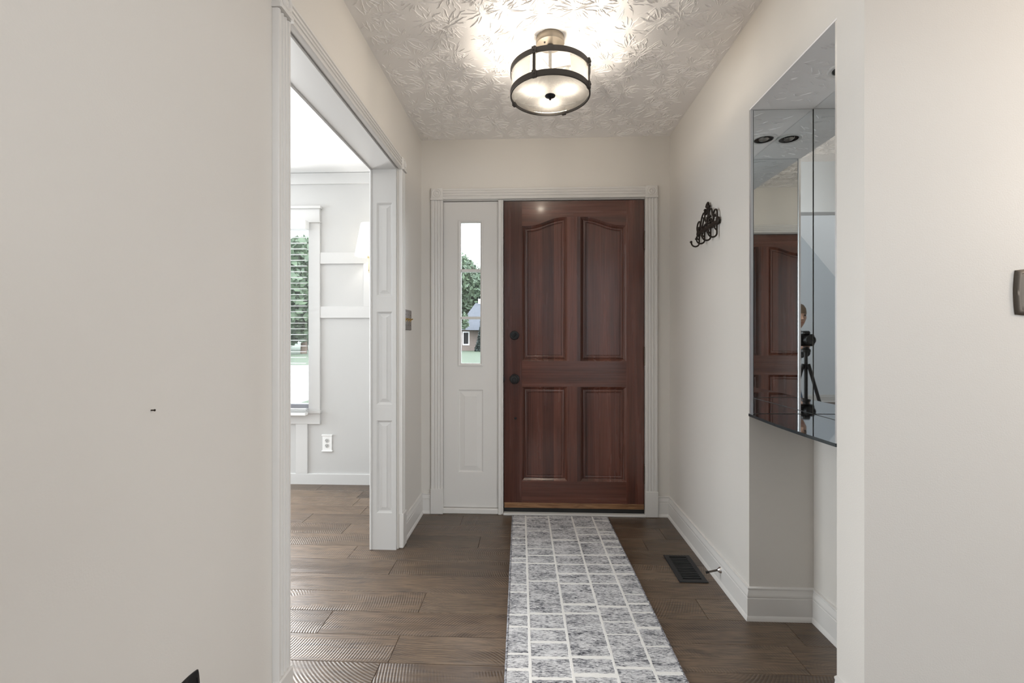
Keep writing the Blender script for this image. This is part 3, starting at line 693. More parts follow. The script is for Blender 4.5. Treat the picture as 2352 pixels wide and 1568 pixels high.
MB().lathe([(0, 2.172), (0.004, 2.172), (0.0055, 2.176), (0.004, 2.180), (0.011, 2.182), (0.0215, 2.187), (0.023, 2.190), (0.021, 2.1915), (0, 2.1915)], 24, TL).build('finial', 'black', cl, smooth=True)
A0 = math.radians(-90 - 24)
for k in range(4):
    a = A0 + k * PI / 2; R = Matrix.Translation((LCX, LCY, 0)) @ Matrix.Rotation(a, 4, 'Z')
    s = MB(); s.cbox(RR - 0.002, RR + 0.003, -0.006, 0.006, 2.186, 2.302, 0.0008); s.v = [tuple(R @ Vector(q)) for q in s.v]
    st = s.build('strap', 'fixture', cl)
    for z in (2.197, 2.291):
        s = MB(); s.cbox(RR - 0.008, RR + 0.0065, -0.0095, 0.0095, z - 0.0145, z + 0.0145, 0.0015); s.lathe([(0, 0.0), (0.0045, 0.0), (0.0045, 0.003), (0, 0.005)], 10, Matrix.Translation((RR + 0.006, 0, z)) @ Matrix.Rotation(PI / 2, 4, 'Y'))
        s.ball((RR - 0.001, 0, z + 0.016), 0.004); s.v = [tuple(R @ Vector(q)) for q in s.v]; s.build('clamp_block', 'fixture', st)
    s = MB(); s.cbox(0.005, RR - 0.004, -0.006, 0.006, 2.288, 2.292, 0.0008); s.v = [tuple(R @ Vector((q[0], q[1], q[2] + 0.012 * (1 - q[0] / RR)))) for q in s.v]; s.build('spoke', 'fixture', cl)
for k, an in enumerate((-25, 205, 90)):
    a = math.radians(an); x, y = LCX + 0.072 * math.cos(a), LCY + 0.072 * math.sin(a)
    so = MB().lathe([(0, 2.262), (0.015, 2.262), (0.015, 2.287), (0, 2.288)], 16, Matrix.Translation((x, y, 0))).build('socket', 'outlet', cl, smooth=True)
    MB().lathe([(0, 2.206), (0.012, 2.208), (0.021, 2.215), (0.0255, 2.227), (0.024, 2.240), (0.017, 2.253), (0.013, 2.262), (0, 2.2625)], 18, Matrix.Translation((x, y, 0))).build('bulb', 'bulb', so, smooth=True)
    lamp('bulb_filament', 'POINT', (x, y, 2.236), 3.7, (1.0, 0.90, 0.77), size=0.018)

# ---- switch plates and outlet plates
def gang_plate(name, label, cat, ctr, nrm, wid, hgt, mt, bow=0.0, toggles=0, tmat='brass', screws=True):
    """decorative wall plate; local x across, y up, z out"""
    n_ = Vector(nrm); up = Vector((0, 0, 1)); sd = up.cross(n_); T = Matrix.Translation(ctr) @ Matrix((sd, up, n_)).transposed().to_4x4()
    o = thing(name, ctr, label, cat)
    def outl(d, k=10):
        hw, hh = wid / 2 - d, hgt / 2 - d; pts = []
        for i in range(k): t = -1 + 2 * i / k; pts.append((t * hw, -hh - bow * (1 - t * t)))
        for i in range(k): t = -1 + 2 * i / k; pts.append((hw + bow * (1 - t * t), t * hh))
        for i in range(k): t = 1 - 2 * i / k; pts.append((t * hw, hh + bow * (1 - t * t)))
        for i in range(k): t = 1 - 2 * i / k; pts.append((-hw - bow * (1 - t * t), t * hh))
        return pts
    m_ = MB(); m_.loft([[T @ Vector((x, y, z)) for x, y in outl(d)] for d, z in ((0, 0), (0, 0.003), (0.004, 0.0075), (0.0095, 0.0085), (0.0105, 0.0065), (0.0118, 0.0065), (0.013, 0.0072))], 0, True, True)
    m_.build('cover_plate', mt, o, smooth=True)
    for i in range(toggles):
        x = (i - (toggles - 1) / 2) * 0.046
        q = MB(); q.cbox(x - 0.0045, x + 0.0045, -0.011, 0.011, 0.007, 0.0095, 0.001); q.tube([(x, 0, 0.007), (x, 0.004, 0.017), (x, 0.0075, 0.0235)], [0.0046, 0.004, 0.0034], 8)
        q.v = [tuple(T @ Vector(p)) for p in q.v]; q.build('toggle', tmat, o, smooth=True)
        for zz in (-0.030, 0.030):
            r_ = MB().lathe([(0, 0.006), (0.0032, 0.006), (0.0028, 0.0082), (0, 0.0086)], 10, T @ Matrix.Translation((x, zz, 0))).build('screw', 'black', o)
    return o, T
gang_plate('switch_plate', 'dark pewter three-switch plate with brass toggles beside the dining opening', 'switch plate', (LX, 2.648, 1.249), (1, 0, 0), 0.160, 0.117, 'plate', 0, 3)
gang_plate('switch_plate', 'bronze switch plate with bowed edges on the near right wall', 'switch plate', (1.330, HY, 1.263), (0, -1, 0), 0.116, 0.116, 'bronze', 0.004, 2, 'bronze')
o, T = gang_plate('outlet_plate', 'dark bronze outlet plate low on the near left wall', 'outlet plate', (LX, 0.930, 0.372), (1, 0, 0), 0.072, 0.114, 'black', 0.004, 0)
for zz in (-0.02, 0.02): MB().lathe([(0, 0.006), (0.0165, 0.006), (0.016, 0.009), (0, 0.009)], 20, T @ Matrix.Translation((0, zz, 0))).build('socket', 'rubber', o)

# ---- wrought iron hook rack (drawn in wall coordinates: y along the wall, z up)
hr = thing('hook_rack', (RX, 2.33, 1.70), 'dark wrought iron scrolled coat rack with four hooks on right wall', 'coat rack')
xw = RX - 0.010
bar = MB(); bar.cbox(xw - 0.006, RX, 2.205, 2.470, 1.682, 1.702, 0.002)
bar.lathe([(0, 0), (0.018, 0), (0.018, 0.005), (0.014, 0.008), (0, 0.009)], 18, Matrix.Translation((xw + 0.002, 2.210, 1.698)) @ Matrix.Rotation(-PI / 2, 4, 'Y'))
bar.lathe([(0, 0), (0.016, 0), (0.016, 0.005), (0.012, 0.008), (0, 0.009)], 18, Matrix.Translation((xw + 0.002, 2.466, 1.692)) @ Matrix.Rotation(-PI / 2, 4, 'Y'))
bar.build('bar', 'iron', hr, smooth=True)
def scroll(pts, r=0.0042, nm='scroll'):
    P = [Vector((xw - 0.003, y, z)) for y, z in pts]; out = []
    for i in range(len(P) - 1):   # Catmull-Rom
        p0, p1, p2, p3 = P[max(i - 1, 0)], P[i], P[i + 1], P[min(i + 2, len(P) - 1)]
        for k in range(5):
            t = k / 5; out.append(0.5 * ((2 * p1) + (p2 - p0) * t + (2 * p0 - 5 * p1 + 4 * p2 - p3) * t * t + (3 * p1 - p0 - 3 * p2 + p3) * t ** 3))
    out.append(P[-1]); MB().tube(out, r, 8).build(nm, 'iron', hr, smooth=True)
scroll([(2.468, 1.702), (2.474, 1.722), (2.462, 1.744), (2.442, 1.750), (2.430, 1.738), (2.432, 1.722), (2.443, 1.716), (2.452, 1.722)])
scroll([(2.425, 1.702), (2.420, 1.735), (2.402, 1.765), (2.378, 1.778), (2.366, 1.766), (2.364, 1.744), (2.352, 1.728), (2.338, 1.732), (2.338, 1.746)])
scroll([(2.400, 1.702), (2.394, 1.722), (2.382, 1.742), (2.384, 1.756)])
scroll([(2.376, 1.702), (2.362, 1.716), (2.348, 1.704)])
scroll([(2.350, 1.785), (2.362, 1.780), (2.364, 1.768), (2.350, 1.764), (2.336, 1.772), (2.326, 1.790), (2.318, 1.800)], 0.005)
scroll([(2.340, 1.702), (2.330, 1.735), (2.318, 1.765), (2.312, 1.790)])
scroll([(2.312, 1.742), (2.306, 1.765), (2.292, 1.776), (2.276, 1.766), (2.266, 1.742), (2.252, 1.728)])
scroll([(2.250, 1.715), (2.256, 1.738), (2.246, 1.752), (2.226, 1.754), (2.212, 1.740), (2.212, 1.716), (2.222, 1.706)])
scroll([(2.318, 1.706), (2.302, 1.728), (2.282, 1.722), (2.276, 1.706)])
scroll([(2.290, 1.736), (2.300, 1.744), (2.310, 1.732), (2.300, 1.722)])
scroll([(2.262, 1.704), (2.250, 1.722), (2.238, 1.732), (2.232, 1.722)])
lf = MB()   # leaf at the top and knots along the stem
lf.loft([[(xw - 0.003 + dx, y, z) for y, z in ((2.352, 1.800), (2.340, 1.812), (2.322, 1.818), (2.316, 1.808), (2.320, 1.792), (2.334, 1.786))] for dx in (-0.004, 0.004)], 0, True, True)
lf.build('leaf', 'iron', hr)
for y, z, r in ((2.360, 1.786, 0.008), (2.309, 1.792, 0.007), (2.448, 1.712, 0.008), (2.400, 1.712, 0.008), (2.330, 1.716, 0.009), (2.300, 1.712, 0.008)):
    MB().ball((xw - 0.003, y, z), r).build('knot', 'iron', hr, smooth=True)
h0 = None
for y in (2.448, 2.372, 2.294, 2.219):
    if h0 is None:
        pts = [(xw - 0.001, y, 1.690), (xw - 0.001, y, 1.640)] + [(xw - 0.001 - 0.020 + 0.020 * math.cos(a), y, 1.640 - 0.019 * math.sin(a)) for a in [PI * i / 8 for i in range(1, 8)]] + [(xw - 0.043, y, 1.645)]
        hb = MB(); hb.tube(pts, 0.0042, 8); hb.ball(pts[-1], 0.0068); hb.tube([(xw - 0.001, y, 1.652), (xw - 0.010, y, 1.662), (xw - 0.013, y, 1.668)], 0.0036, 8); hb.ball((xw - 0.0135, y, 1.670), 0.0055)
        h0 = hb.build('hook', 'iron', hr, smooth=True, loc=(xw, y, 1.66))
    else:
        q = h0.copy(); COL.objects.link(q); q.location.y = y; q.parent = hr; q.matrix_parent_inverse = h0.matrix_parent_inverse.copy()

# ---- floor register
fr_ = thing('floor_register', (0.762, 2.324, 0), 'black metal floor register with louvre slots by the right wall', 'floor vent')
ra, rb, rc, rd = 0.694, 0.829, 2.190, 2.458
q = MB(); ix0, ix1, iy0, iy1 = ra + 0.024, rb - 0.024, rc + 0.022, rd - 0.020
def rr_(x0, x1, y0, y1, z): return [(x0, y0, z), (x1, y0, z), (x1, y1, z), (x0, y1, z)]
q.loft([rr_(ra, rb, rc, rd, 0.0005), rr_(ra, rb, rc, rd, 0.0025), rr_(ra + 0.003, rb - 0.003, rc + 0.003, rd - 0.003, 0.006), rr_(ix0, ix1, iy0, iy1, 0.006), rr_(ix0, ix1, iy0, iy1, 0.0005)], 0)
q.build('frame', 'regblack', fr_)
MB().box(ix0 - 0.001, ix1 + 0.001, iy0 - 0.001, iy1 + 0.001, 0.0003, 0.0012).build('damper', 'dark', fr_)
ns = 14; s0 = None
for i in range(ns - 1):
    y = iy0 + (i + 1) * (iy1 - iy0) / ns
    if s0 is None: s0 = MB().cbox(ix0 - 0.001, ix1 + 0.001, y - 0.0045, y + 0.0045, 0.0012, 0.0056, 0.001).build('louvre', 'regblack', fr_, loc=((ix0 + ix1) / 2, y, 0.003))
    else:
        o = s0.copy(); COL.objects.link(o); o.location.y = y; o.parent = fr_; o.matrix_parent_inverse = s0.matrix_parent_inverse.copy()

# ---- spring door stop
dsx = RX - 0.0125
dst = thing('door_stop', (dsx, 2.175, 0.070), 'chrome spring door stop on the right baseboard by the vent', 'door stop')
q = MB().lathe([(0, 0), (0.0155, 0), (0.014, 0.004), (0.008, 0.011), (0.005, 0.014), (0, 0.014)], 18, Matrix.Translation((dsx, 2.175, 0.070)) @ Matrix.Rotation(-PI / 2, 4, 'Y')); q.build('base', 'chrome', dst, smooth=True)
pts = [(dsx - 0.012 - 0.044 * i / 120, 2.175 + 0.004 * math.cos(2 * PI * i / 8), 0.070 - 0.010 * i / 120 + 0.004 * math.sin(2 * PI * i / 8)) for i in range(121)]
MB().tube(pts, 0.0011, 5).build('spring', 'bronze', dst, smooth=True)
MB().tube([(dsx - 0.054, 2.175, 0.0605), (dsx - 0.066, 2.175, 0.0575)], 0.0056, 10).build('tip', 'rubber', dst, smooth=True)

# ---- runner rug
rug = thing('runner_rug', (0.2, 1.9, 0), 'grey heathered runner rug with irregular ivory grid lines', 'rug')
RO = Vector((-0.121, 2.952)); rv = Vector((0.0236, -0.99972)); ru = Vector((0.99972, 0.0236)); RWd, RLn = 0.606, 2.13
def rp(u, v, z): p = RO + ru * u + rv * v; return (p.x, p.y - 0.024 * u * max(0, 1 - v), z)
def rz(u, v): return 0.0098 + 0.0006 * math.sin(v * 5 + u * 3)
q = MB(); nu, nv = 8, 40
g = [[rp(0.004 + (RWd - 0.008) * i / nu, RLn * j / nv, rz(0, RLn * j / nv)) for i in range(nu + 1)] for j in range(nv + 1)]
q.loft([[(a[0], a[1], 0.0012) for a in (r[0],)] + r + [(r[-1][0], r[-1][1], 0.0012)] for r in g], 0, True, True)
q.build('pile', 'rug', rug)
for u in (0.003, RWd - 0.003):
    MB().tube([rp(u + random.uniform(-0.0006, 0.0006), RLn * j / 90, 0.0062 + 0.0005 * math.sin(j * 2.1)) for j in range(91)], 0.0052, 8).build('binding', 'binding', rug, smooth=True)
MB().tube([rp(RWd * j / 20, 0.0, 0.006) for j in range(21)], 0.0048, 8).build('binding', 'binding', rug, smooth=True)
CF = [0.0, 0.141, 0.379, 0.623, 0.837, 1.0]
HS = [[(2.83, 1), (2.778, .6), (2.616, .8), (2.532, .8), (2.378, 1), (2.331, 1), (2.125, .5), (2.06, 1), (1.89, 1.2), (1.812, 1.2), (1.655, 1.2), (1.576, 1.5)],
      [(2.923, 1), (2.715, .6), (2.485, .9), (2.41, 1), (2.325, 1.2), (2.157, 1.2), (1.9, 1.5), (1.799, 1.2), (1.721, 1.5), (1.637, 1.5)],
      [(2.599, 1.5), (2.419, 1.5), (2.319, .8), (2.227, 1.3), (2.137, 1.5), (1.97, 2.2), (1.905, 1.4), (1.642, 1.7), (1.554, 2.4)],
      [(2.777, 1.2), (2.676, 1), (2.574, .5), (2.422, 1.5), (2.324, .8), (2.229, 1.5), (2.142, .7), (1.956, 1.8), (1.85, .6), (1.771, .6), (1.591, 1.5)],
      [(2.888, 1), (2.725, .5), (2.68, 1.2), (2.596, .8), (2.521, 1.3), (2.426, 1.3), (2.321, 1), (2.231, 1.5), (2.052, .6), (1.979, 1.7), (1.915, .8), (1.814, 2), (1.704, .6), (1.567, 1.8)]]
random.seed(3)
def yarn(u0, v0, u1, v1, hw, nseg):
    """slightly proud wobbly strip on the pile"""
    q = MB(); d = Vector((u1 - u0, v1 - v0)); d.normalize(); nx, ny = -d.y, d.x; rows = []
    for i in range(nseg + 1):
        t = i / nseg; u = u0 + (u1 - u0) * t; v = v0 + (v1 - v0) * t; a = hw * random.uniform(0.82, 1.18); w_ = random.uniform(-0.12, 0.12) * hw; z = rz(0, v)
        rows.append([rp(u + nx * (a + w_), v + ny * (a + w_), z - 0.0006), rp(u + nx * (a + w_) * 0.8, v + ny * (a + w_) * 0.8, z + 0.0008), rp(u - nx * (a - w_) * 0.8, v - ny * (a - w_) * 0.8, z + 0.0008), rp(u - nx * (a - w_), v - ny * (a - w_), z - 0.0006)])
    q.loft(rows, 0, True, True, closed=False); return q
for c in CF[1:-1]: yarn(c * RWd, 0.002, c * RWd, RLn - 0.002, 0.0056, 160).build('ivory_line', 'rugwhite', rug)
for ci, lst in enumerate(HS):
    ext = list(lst); y = lst[-1][0]
    while y > 0.95: y -= random.uniform(0.07, 0.2); ext.append((y, random.choice((0.6, 1, 1.5))))
    for y, t in ext:
        v = (RO.y - y)
        if 0.004 < v < RLn - 0.01: yarn(CF[ci] * RWd + (0.006 if ci == 0 else 0), v, CF[ci + 1] * RWd - (0.006 if ci == 4 else 0), v, 0.0040 * t + 0.0012, 14).build('ivory_line', 'rugwhite', rug)

# ---- mirrored niche
def mirror(name, label, x0, x1, y0, y1, z0, z1, face):
    q = MB(); q.box(x0, x1, y0, y1, z0, z1, 1, {face: 0})
    o = q.build(name, ['mirror', 'edgeglass']); return tag(o, label, 'mirror')
MZ0, MZ1 = 0.838, 2.069
ms = mirror('niche_mirror', 'mirror on the niche side facing the camera above the shelf', RX + 0.0155, NB - 0.0085, NF - 0.006, NF - 0.0005, MZ0, MZ1, '-y')
st = MB(); st.extrude([(0, 0), (0.014, 0), (0.014, 0.004), (0.011, 0.009), (0, 0.009)], (RX + 0.001, NF, MZ0 - 0.004), (RX + 0.001, NF, MZ1), (1, 0, 0), (0, -1, 0)); st.build('edge_strip', 'satin', ms)
mirror('niche_mirror', 'mirror lining the back of the niche, seen edge-on at right', NB - 0.006, NB - 0.0005, NN + 0.007, NF - 0.0068, MZ0, MZ1, '-x')
mn = mirror('niche_mirror', 'mirror on the near niche side, seen only by reflection', RX + 0.0155, NB - 0.0065, NN + 0.0005, NN + 0.006, MZ0, MZ1, '+y')
st = MB(); st.extrude([(0, 0), (0.014, 0), (0.014, 0.004), (0.011, 0.009), (0, 0.009)], (RX + 0.001, NN, MZ0 - 0.004), (RX + 0.001, NN, MZ1), (1, 0, 0), (0, 1, 0)); st.build('edge_strip', 'satin', mn)
q = MB()
edge = [(RX - 0.003 - 0.010 * math.sin(PI * t / 12), NF - 0.001 + (NN - NF + 0.002) * t / 12) for t in range(13)]
out = edge + [(NB - 0.001, NN + 0.001), (NB - 0.001, NF - 0.001)]
q.loft([[(x, y, 0.826) for x, y in out], [(x, y, 0.8365) for x, y in out]], 1, True, False); q.face([len(q.v) - len(out) + i for i in range(len(out))], 0)
tag(q.build('niche_shelf', ['shelfglass', 'edgeglass']), 'mirrored glass shelf with bowed front edge in the niche', 'shelf')
rl = thing('recessed_light', (1.082, 1.632, 2.07), 'unlit recessed downlight in the niche soffit', 'recessed light')
RT = Matrix.Translation((1.082, 1.632, 2.07))
q = MB(); rings = [[tuple(RT @ Vector((r * math.cos(2 * PI * a / 36), r * math.sin(2 * PI * a / 36), z))) for a in range(36)] for r, z in ((0.056, 0), (0.056, -0.002), (0.052, -0.005), (0.042, -0.004), (0.040, 0.0005))]
q.loft(rings, 0); q.build('trim_ring', 'trim', rl, smooth=True)
MB().lathe([(0, -0.0002), (0.0405, -0.0002), (0.039, -0.004), (0.030, -0.0015), (0, -0.001)], 30, RT).build('baffle', 'baffle', rl, smooth=True)
MB().lathe([(0, -0.001), (0.022, -0.002), (0.018, -0.006), (0.008, -0.009), (0, -0.0095)], 24, RT).build('bulb', 'bulboff', rl, smooth=True)

# ---- small nail left in the near wall
nl = thing('wall_nail', (LX, 0.846, 1.006), 'tiny dark nail left in the near left wall', 'nail')
MB().lathe([(0, 0), (0.0013, 0), (0.0013, 0.006), (0.0022, 0.0065), (0.0022, 0.0075), (0, 0.008)], 10, Matrix.Translation((LX, 0.846, 1.006)) @ Matrix.Rotation(PI / 2, 4, 'Y')).build('shank', 'iron', nl)

# ---- photographer, camera and tripod, seen only in the corner of the niche mirrors
tp = thing('tripod', (0.0, -0.10, 0), 'black camera tripod reflected in the niche mirrors', 'tripod')
MB().tube([(0, -0.10, 0.45), (0, -0.10, 1.03)], 0.014, 10).build('centre_column', 'black', tp, smooth=True)
MB().lathe([(0, 0), (0.035, 0), (0.035, 0.02), (0.022, 0.03), (0.022, 0.045), (0, 0.046)], 18, Matrix.Translation((0, -0.10, 1.03))).build('head', 'black', tp, smooth=True)
MB().tube([(0, -0.11, 1.045), (-0.05, -0.22, 1.0), (-0.07, -0.27, 0.98)], 0.008, 8).build('pan_handle', 'black', tp, smooth=True)
for a in (0, 120, 240):
    a = math.radians(a); ex, ey = 0.30 * math.cos(a), -0.10 + 0.30 * math.sin(a)
    MB().tube([(0.02 * math.cos(a), -0.10 + 0.02 * math.sin(a), 0.93), (ex * 0.55, -0.10 + (ey + 0.10) * 0.55, 0.43), (ex, ey, 0.008)], [0.014, 0.012, 0.009], 8).build('leg', 'black', tp, smooth=True)
ca = thing('stills_camera', (0.0, -0.10, 1.076), 'black stills camera on the tripod reflected in the niche mirrors', 'camera')
MB().cbox(-0.068, 0.068, -0.150, -0.085, 1.078, 1.178, 0.012).build('body', 'black', ca)
MB().cbox(-0.030, 0.030, -0.145, -0.080, 1.170, 1.205, 0.010).build('viewfinder_hump', 'black', ca)
MB().lathe([(0, 0), (0.036, 0), (0.038, 0.03), (0.040, 0.06), (0.034, 0.062), (0.030, 0.055), (0, 0.05)], 26, Matrix.Translation((0, -0.088, 1.128)) @ Matrix.Rotation(-PI / 2, 4, 'X')).build('lens', 'black', ca, smooth=True)
M['skin'] = mat('skin', (0.52, 0.33, 0.24), 0.55); M['hair'] = mat('dark_blond_hair', (0.16, 0.11, 0.07), 0.7)
M['clothes'] = mat('dark_top_and_blue_jeans', (0.03, 0.03, 0.035), 0.85); n = N(M['clothes'])
sx_ = n.add('ShaderNodeSeparateXYZ'); n.link(n.coord(), sx_.inputs[0]); n.link(n.ramp(sx_.outputs[2], [(0.0, (0.10, 0.15, 0.24)), (0.80, (0.02, 0.02, 0.024))], 'CONSTANT'), n.b.inputs['Base Color'])
pe = thing('person', (-0.12, -0.66, 0), 'photographer in dark top and jeans bending to the camera, in mirror only', 'person')
J = {'pel': (-0.150, -0.820, 0.800), 'wai': (-0.180, -0.740, 0.960), 'che': (-0.150, -0.620, 1.140), 'nec': (-0.120, -0.520, 1.250), 'sl': (-0.210, -0.600, 1.200), 'el': (-0.175, -0.400, 1.000), 'wl': (-0.085, -0.285, 1.06),
     'sr': (0.030, -0.600, 1.200), 'er': (0.170, -0.440, 1.000), 'wr': (0.11, -0.285, 1.07), 'hl': (-0.250, -0.820, 0.760), 'kl': (-0.270, -0.660, 0.440), 'al': (-0.260, -0.820, 0.080), 'tl': (-0.270, -0.640, 0.040),
     'hr': (-0.050, -0.820, 0.760), 'kr': (-0.020, -0.700, 0.430), 'ar': (-0.030, -0.860, 0.080), 'tr': (-0.020, -0.680, 0.040)}
K = list(J); RD = dict(pel=.125, wai=.12, che=.13, nec=.055, sl=.062, el=.042, wl=.030, sr=.062, er=.042, wr=.030, hl=.085, kl=.058, al=.042, tl=.038, hr=.085, kr=.058, ar=.042, tr=.038)
ED = ['pel wai', 'wai che', 'che nec', 'che sl', 'sl el', 'el wl', 'che sr', 'sr er', 'er wr', 'pel hl', 'hl kl', 'kl al', 'al tl', 'pel hr', 'hr kr', 'kr ar', 'ar tr']
me = bpy.data.meshes.new('body'); me.from_pydata([J[k] for k in K], [tuple(K.index(q) for q in e.split()) for e in ED], []); me.materials.append(M['clothes'])
bo = bpy.data.objects.new('body', me); COL.objects.link(bo); attach(bo, pe)
sk = bo.modifiers.new('skin', 'SKIN'); sk.use_smooth_shade = True
for v, k in zip(me.skin_vertices[0].data, K): v.radius = (RD[k], RD[k]); v.use_root = (k == 'pel')
bo.modifiers.new('sub', 'SUBSURF').render_levels = 2
hd = MB(); hc = Vector((-0.110, -0.44, 1.335)); rings = []
for i in range(13):     # head as stacked ellipses: jaw narrower, skull rounder
    t = i / 12; zz = -0.115 + 0.23 * t; k = math.sin(PI * (0.06 + 0.90 * t)) ** 0.6; wx = 0.076 * k * (0.82 + 0.18 * min(1, t * 2)); wy = 0.096 * k
    rings.append([(hc.x + wx * math.cos(2 * PI * a / 20), hc.y + wy * math.sin(2 * PI * a / 20) * (1.0 if math.sin(2 * PI * a / 20) < 0 else 0.94), hc.z + zz) for a in range(20)])
hd.loft(rings, 0, True, True); hd.tube([(-0.118, -0.49, 1.235), (-0.112, -0.45, 1.28)], [0.05, 0.048], 12)
hd.loft([[(hc.x + x, hc.y + y, hc.z + z) for x, y, z in r] for r in (((-0.008, 0.085, 0.02), (0.008, 0.085, 0.02), (0, 0.09, 0.022)), ((-0.016, 0.088, -0.025), (0.016, 0.088, -0.025), (0, 0.118, -0.022)))], 0, True, True)
for q in (-1, 1): hd.ball((hc.x + q * 0.076, hc.y - 0.005, hc.z - 0.005), 0.018, sz=1.5)
ho_ = hd.build('head', 'skin', pe, smooth=True)
hh = MB(); hh.loft([[(hc.x + r * 0.083 / 0.083 * math.cos(2 * PI * a / 20), hc.y - 0.014 + r * 1.2 * math.sin(2 * PI * a / 20), hc.z + z) for a in range(20)] for r, z in ((0.080, 0.0), (0.084, 0.035), (0.080, 0.075), (0.062, 0.108), (0.03, 0.125), (0.004, 0.13))], 0, True, True); hh.build('hair', 'hair', ho_, smooth=True)
for q in (-1, 1):
    MB().ball((hc.x + q * 0.03, hc.y + 0.086, hc.z + 0.012), 0.008).build('eye', 'black', ho_)
MB().cbox(hc.x - 0.022, hc.x + 0.022, hc.y + 0.080, hc.y + 0.090, hc.z - 0.056, hc.z - 0.048, 0.003).build('mouth', mat('lips', (0.4, 0.18, 0.15), 0.5), ho_)
for side, wx, wy, wz, dx in ((-1, -0.085, -0.282, 1.06, 1), (1, 0.11, -0.282, 1.07, -1)):
    hb = MB(); hb.tube([(wx, wy, wz), (wx + dx * 0.012, wy + 0.035, wz + 0.012), (wx + dx * 0.016, wy + 0.07, wz + 0.02)], [0.024, 0.034, 0.030], 10)
    for i, L in enumerate((0.052, 0.060, 0.056, 0.044)):
        z0 = wz + 0.045 - 0.019 * i; b0 = Vector((wx + dx * 0.016, wy + 0.066, z0))
        hb.tube([b0, b0 + Vector((dx * 0.004, L * 0.5, 0.002)), b0 + Vector((dx * 0.02, L * 0.85, 0)), b0 + Vector((dx * 0.036, L * 0.95, -0.002))], [0.009, 0.0085, 0.008, 0.0065], 8)
    hb.tube([(wx + dx * 0.015, wy + 0.02, wz + 0.03), (wx + dx * 0.035, wy + 0.04, wz + 0.045), (wx + dx * 0.05, wy + 0.055, wz + 0.05)], [0.011, 0.0095, 0.0075], 8)
    hb.build('hand', 'skin', pe, smooth=True)

# ================================================================== OUTSIDE
GZ = -0.30
q = MB(); q.box(-90, 90, 3.72, 160, GZ - 0.1, GZ); tag(q.build('ground_lawn', 'lawn'), 'green front lawn outside beyond the door and window', 'lawn', 'structure')
q = MB(); q.box(-22, -5.2, 5.0, 24.0, GZ, GZ + 0.02); tag(q.build('driveway', 'concrete'), 'bright pale concrete drive seen through the dining window', 'driveway', 'structure')
q = MB(); q.box(-5, 2.2, 3.72, 5.6, GZ, -0.03); tag(q.build('porch_slab', 'concrete'), 'concrete porch slab outside the front door', 'porch', 'structure')
M['leaf'] = mat('tree_leaves', (0.08, 0.15, 0.045), 0.7); n = N(M['leaf'])
n.link(n.ramp(n.noise(n.coord(), 0.9, 4, 0.7), [(0.3, (0.022, 0.040, 0.020)), (0.7, (0.068, 0.102, 0.050))]), n.b.inputs['Base Color'])
M['conif'] = mat('conifer_needles', (0.010, 0.018, 0.012), 0.8)
M['bark'] = mat('bark', (0.09, 0.065, 0.045), 0.9)
def tree(label, x, y, h, r, seed, name='leafy_tree', lm='leaf', trunk=0.25, nleaf=2600, conic=False, ls=0.42):
    rn = random.Random(seed); o = thing(name, (x, y, GZ), label, 'tree' if h > 3 else 'bush', None, 'trees across the lawn' if h > 3 else None)
    t = MB(); t.tube([(x, y, GZ), (x + 0.1, y, GZ + h * 0.3), (x - 0.05, y, GZ + h * 0.85)], [0.03 * h, 0.022 * h, 0.006 * h], 8); t.build('trunk', 'bark', o, smooth=True)
    c = MB(); lumps = [(rn.uniform(-.55, .55), rn.uniform(-.55, .55), rn.uniform(-.6, .75), rn.uniform(.35, .6)) for _ in range(11)]
    for i in range(nleaf):
        if conic:
            tz = rn.random() ** 1.4; a = rn.uniform(0, 2 * PI); rr = r * (1 - tz) * rn.uniform(0.5, 1.0)
            p = Vector((x + rr * math.cos(a), y + rr * math.sin(a), GZ + h * (trunk * 0.3 + (1 - trunk * 0.3) * tz)))
        else:
            lx, ly, lz, lr = rn.choice(lumps); v = Vector((rn.gauss(0, 1), rn.gauss(0, 1), rn.gauss(0, 1))).normalized() * lr * rn.uniform(0.6, 1.05)
            p = Vector((x + (lx + v.x) * r, y + (ly + v.y) * r, GZ + h * trunk + h * (1 - trunk) * (0.5 + 0.46 * (lz + v.z))))
        s_ = ls * rn.uniform(0.5, 1.1); a = Vector((rn.gauss(0, 1), rn.gauss(0, 1), rn.gauss(0, 1))).normalized() * s_; b_ = a.orthogonal().normalized() * s_ * 0.6
        c.quad(p - a, p - b_, p + a, p + b_)
    c.build('crown', lm, o, fix=False); return o
# trees seen through the sidelight, behind the neighbour's house
tree('big leafy tree behind the neighbour roof seen through the sidelight', -8.7, 68, 14.2, 4.2, 1, trunk=0.12, nleaf=5200)
tree('leafy tree left of the neighbour house across the lawn', -19.0, 72, 12.0, 3.6, 2)
tree('leafy tree behind the neighbour house hidden by the front door', 1.5, 70, 13.0, 3.4, 3)
tree('small tree in front of the neighbour brick wall', -7.75, 50, 4.2, 1.0, 4, nleaf=900, ls=0.2, trunk=0.35)
tree('dark narrow conifer at the neighbour house corner', -5.5, 51, 3.4, 0.75, 5, 'conifer', 'conif', 0.1, 900, True, 0.2)
# trees seen through the dining window
for i, (x, y, h, r, lb) in enumerate(((-21.6, 43, 10.6, 3.2, 'broad green tree filling the dining window, nearest'), (-31.5, 45, 11.0, 3.4, 'green tree left beyond the dining window'), (-28.0, 56, 13.5, 3.6, 'taller green tree behind the broad one in dining window'),
        (-41, 50, 12.5, 3.8, 'far left green tree beyond the dining window'), (-38, 66, 12.8, 4.0, 'rear green tree beyond the dining window'), (-17.5, 55, 11.6, 3.2, 'green tree right beyond the dining window'))):
    tree(lb, x, y, h, r, 20 + i, trunk=0.06, nleaf=4200, ls=0.5)
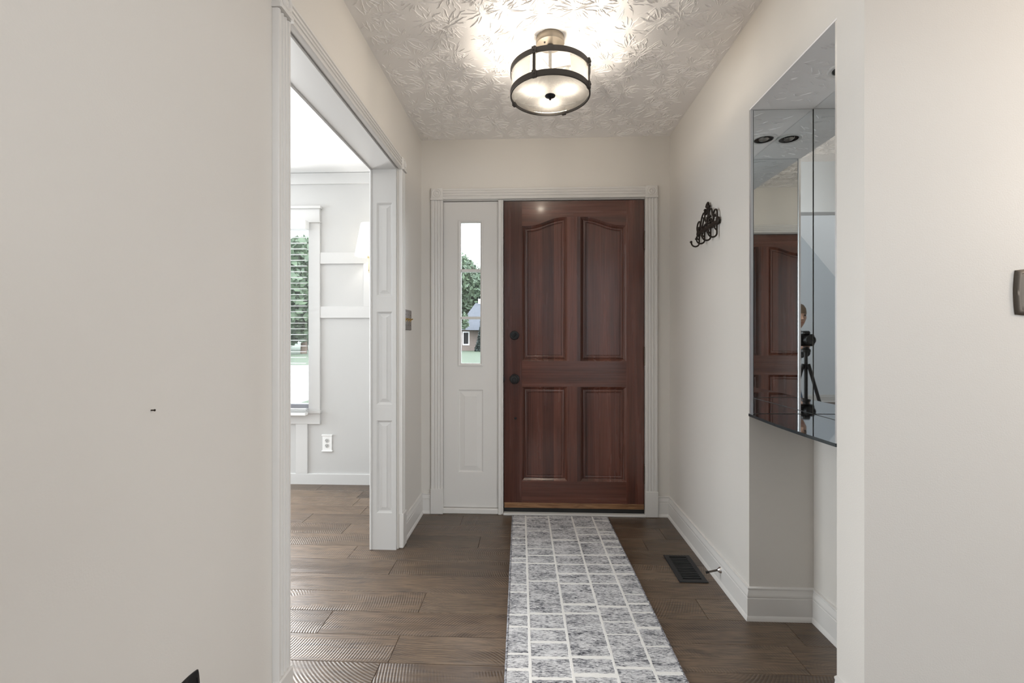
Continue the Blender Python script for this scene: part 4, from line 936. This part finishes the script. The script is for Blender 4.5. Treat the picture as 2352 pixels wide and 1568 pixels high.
# neighbour house
M['brick'] = mat('tan_brick', (0.42, 0.32, 0.25), 0.9); n = N(M['brick'])
bt = n.add('ShaderNodeTexBrick'); bt.inputs['Scale'].default_value = 4.0; bt.inputs['Color1'].default_value = (0.17, 0.13, 0.105, 1); bt.inputs['Color2'].default_value = (0.12, 0.092, 0.075, 1); bt.inputs['Mortar'].default_value = (0.12, 0.11, 0.1, 1)
mpv = n.add('ShaderNodeMapping'); mpv.inputs['Rotation'].default_value = (PI / 2, 0, 0); tcc = n.add('ShaderNodeTexCoord'); n.link(tcc.outputs['Object'], mpv.inputs['Vector']); n.link(mpv.outputs['Vector'], bt.inputs['Vector']); n.link(bt.outputs['Color'], n.b.inputs['Base Color'])
M['roof'] = mat('grey_shingles', (0.20, 0.22, 0.25), 0.9); n = N(M['roof']); n.link(n.ramp(n.noise(n.coord((2, 2, 12)), 1, 4), [(0.3, (0.045, 0.05, 0.058)), (0.7, (0.066, 0.072, 0.082))]), n.b.inputs['Base Color'])
ho = thing('neighbour_house', (-2, 56, GZ), 'tan brick neighbour house with grey hipped roof across the lawn', 'house')
MB().box(-8.3, 6, 54, 62, GZ, 2.25).build('brick_wall', 'brick', ho)
q = MB(); e = 0.5; q.loft([[(-8.3 - e, 54 - e, 2.15), (6 + e, 54 - e, 2.15), (6 + e, 62 + e, 2.15), (-8.3 - e, 62 + e, 2.15)], [(-7.0, 57.9, 5.6), (4.6, 57.9, 5.6), (4.6, 58.1, 5.6), (-7.0, 58.1, 5.6)]], 0, True, True); q.build('roof', 'roof', ho)
q = MB(); q.loft([[(-7.4, 52.6, 2.1), (-1.2, 52.6, 2.1), (-1.2, 57, 2.1), (-7.4, 57, 2.1)], [(-4.4, 54.6, 3.9), (-4.2, 54.6, 3.9), (-4.2, 57, 3.9), (-4.4, 57, 3.9)]], 0, True, True); q.build('porch_roof', 'roof', ho)
wf = MB().box(-8.05, -7.25, 53.94, 53.999, 0.35, 1.95).build('window', 'dtrim', ho); MB().box(-7.93, -7.37, 53.92, 53.939, 0.5, 1.82).build('pane', 'dark', wf)
MB().box(-6.65, -6.35, 57.7, 58.0, 5.5, 6.1).build('roof_vent', 'dtrim', ho)
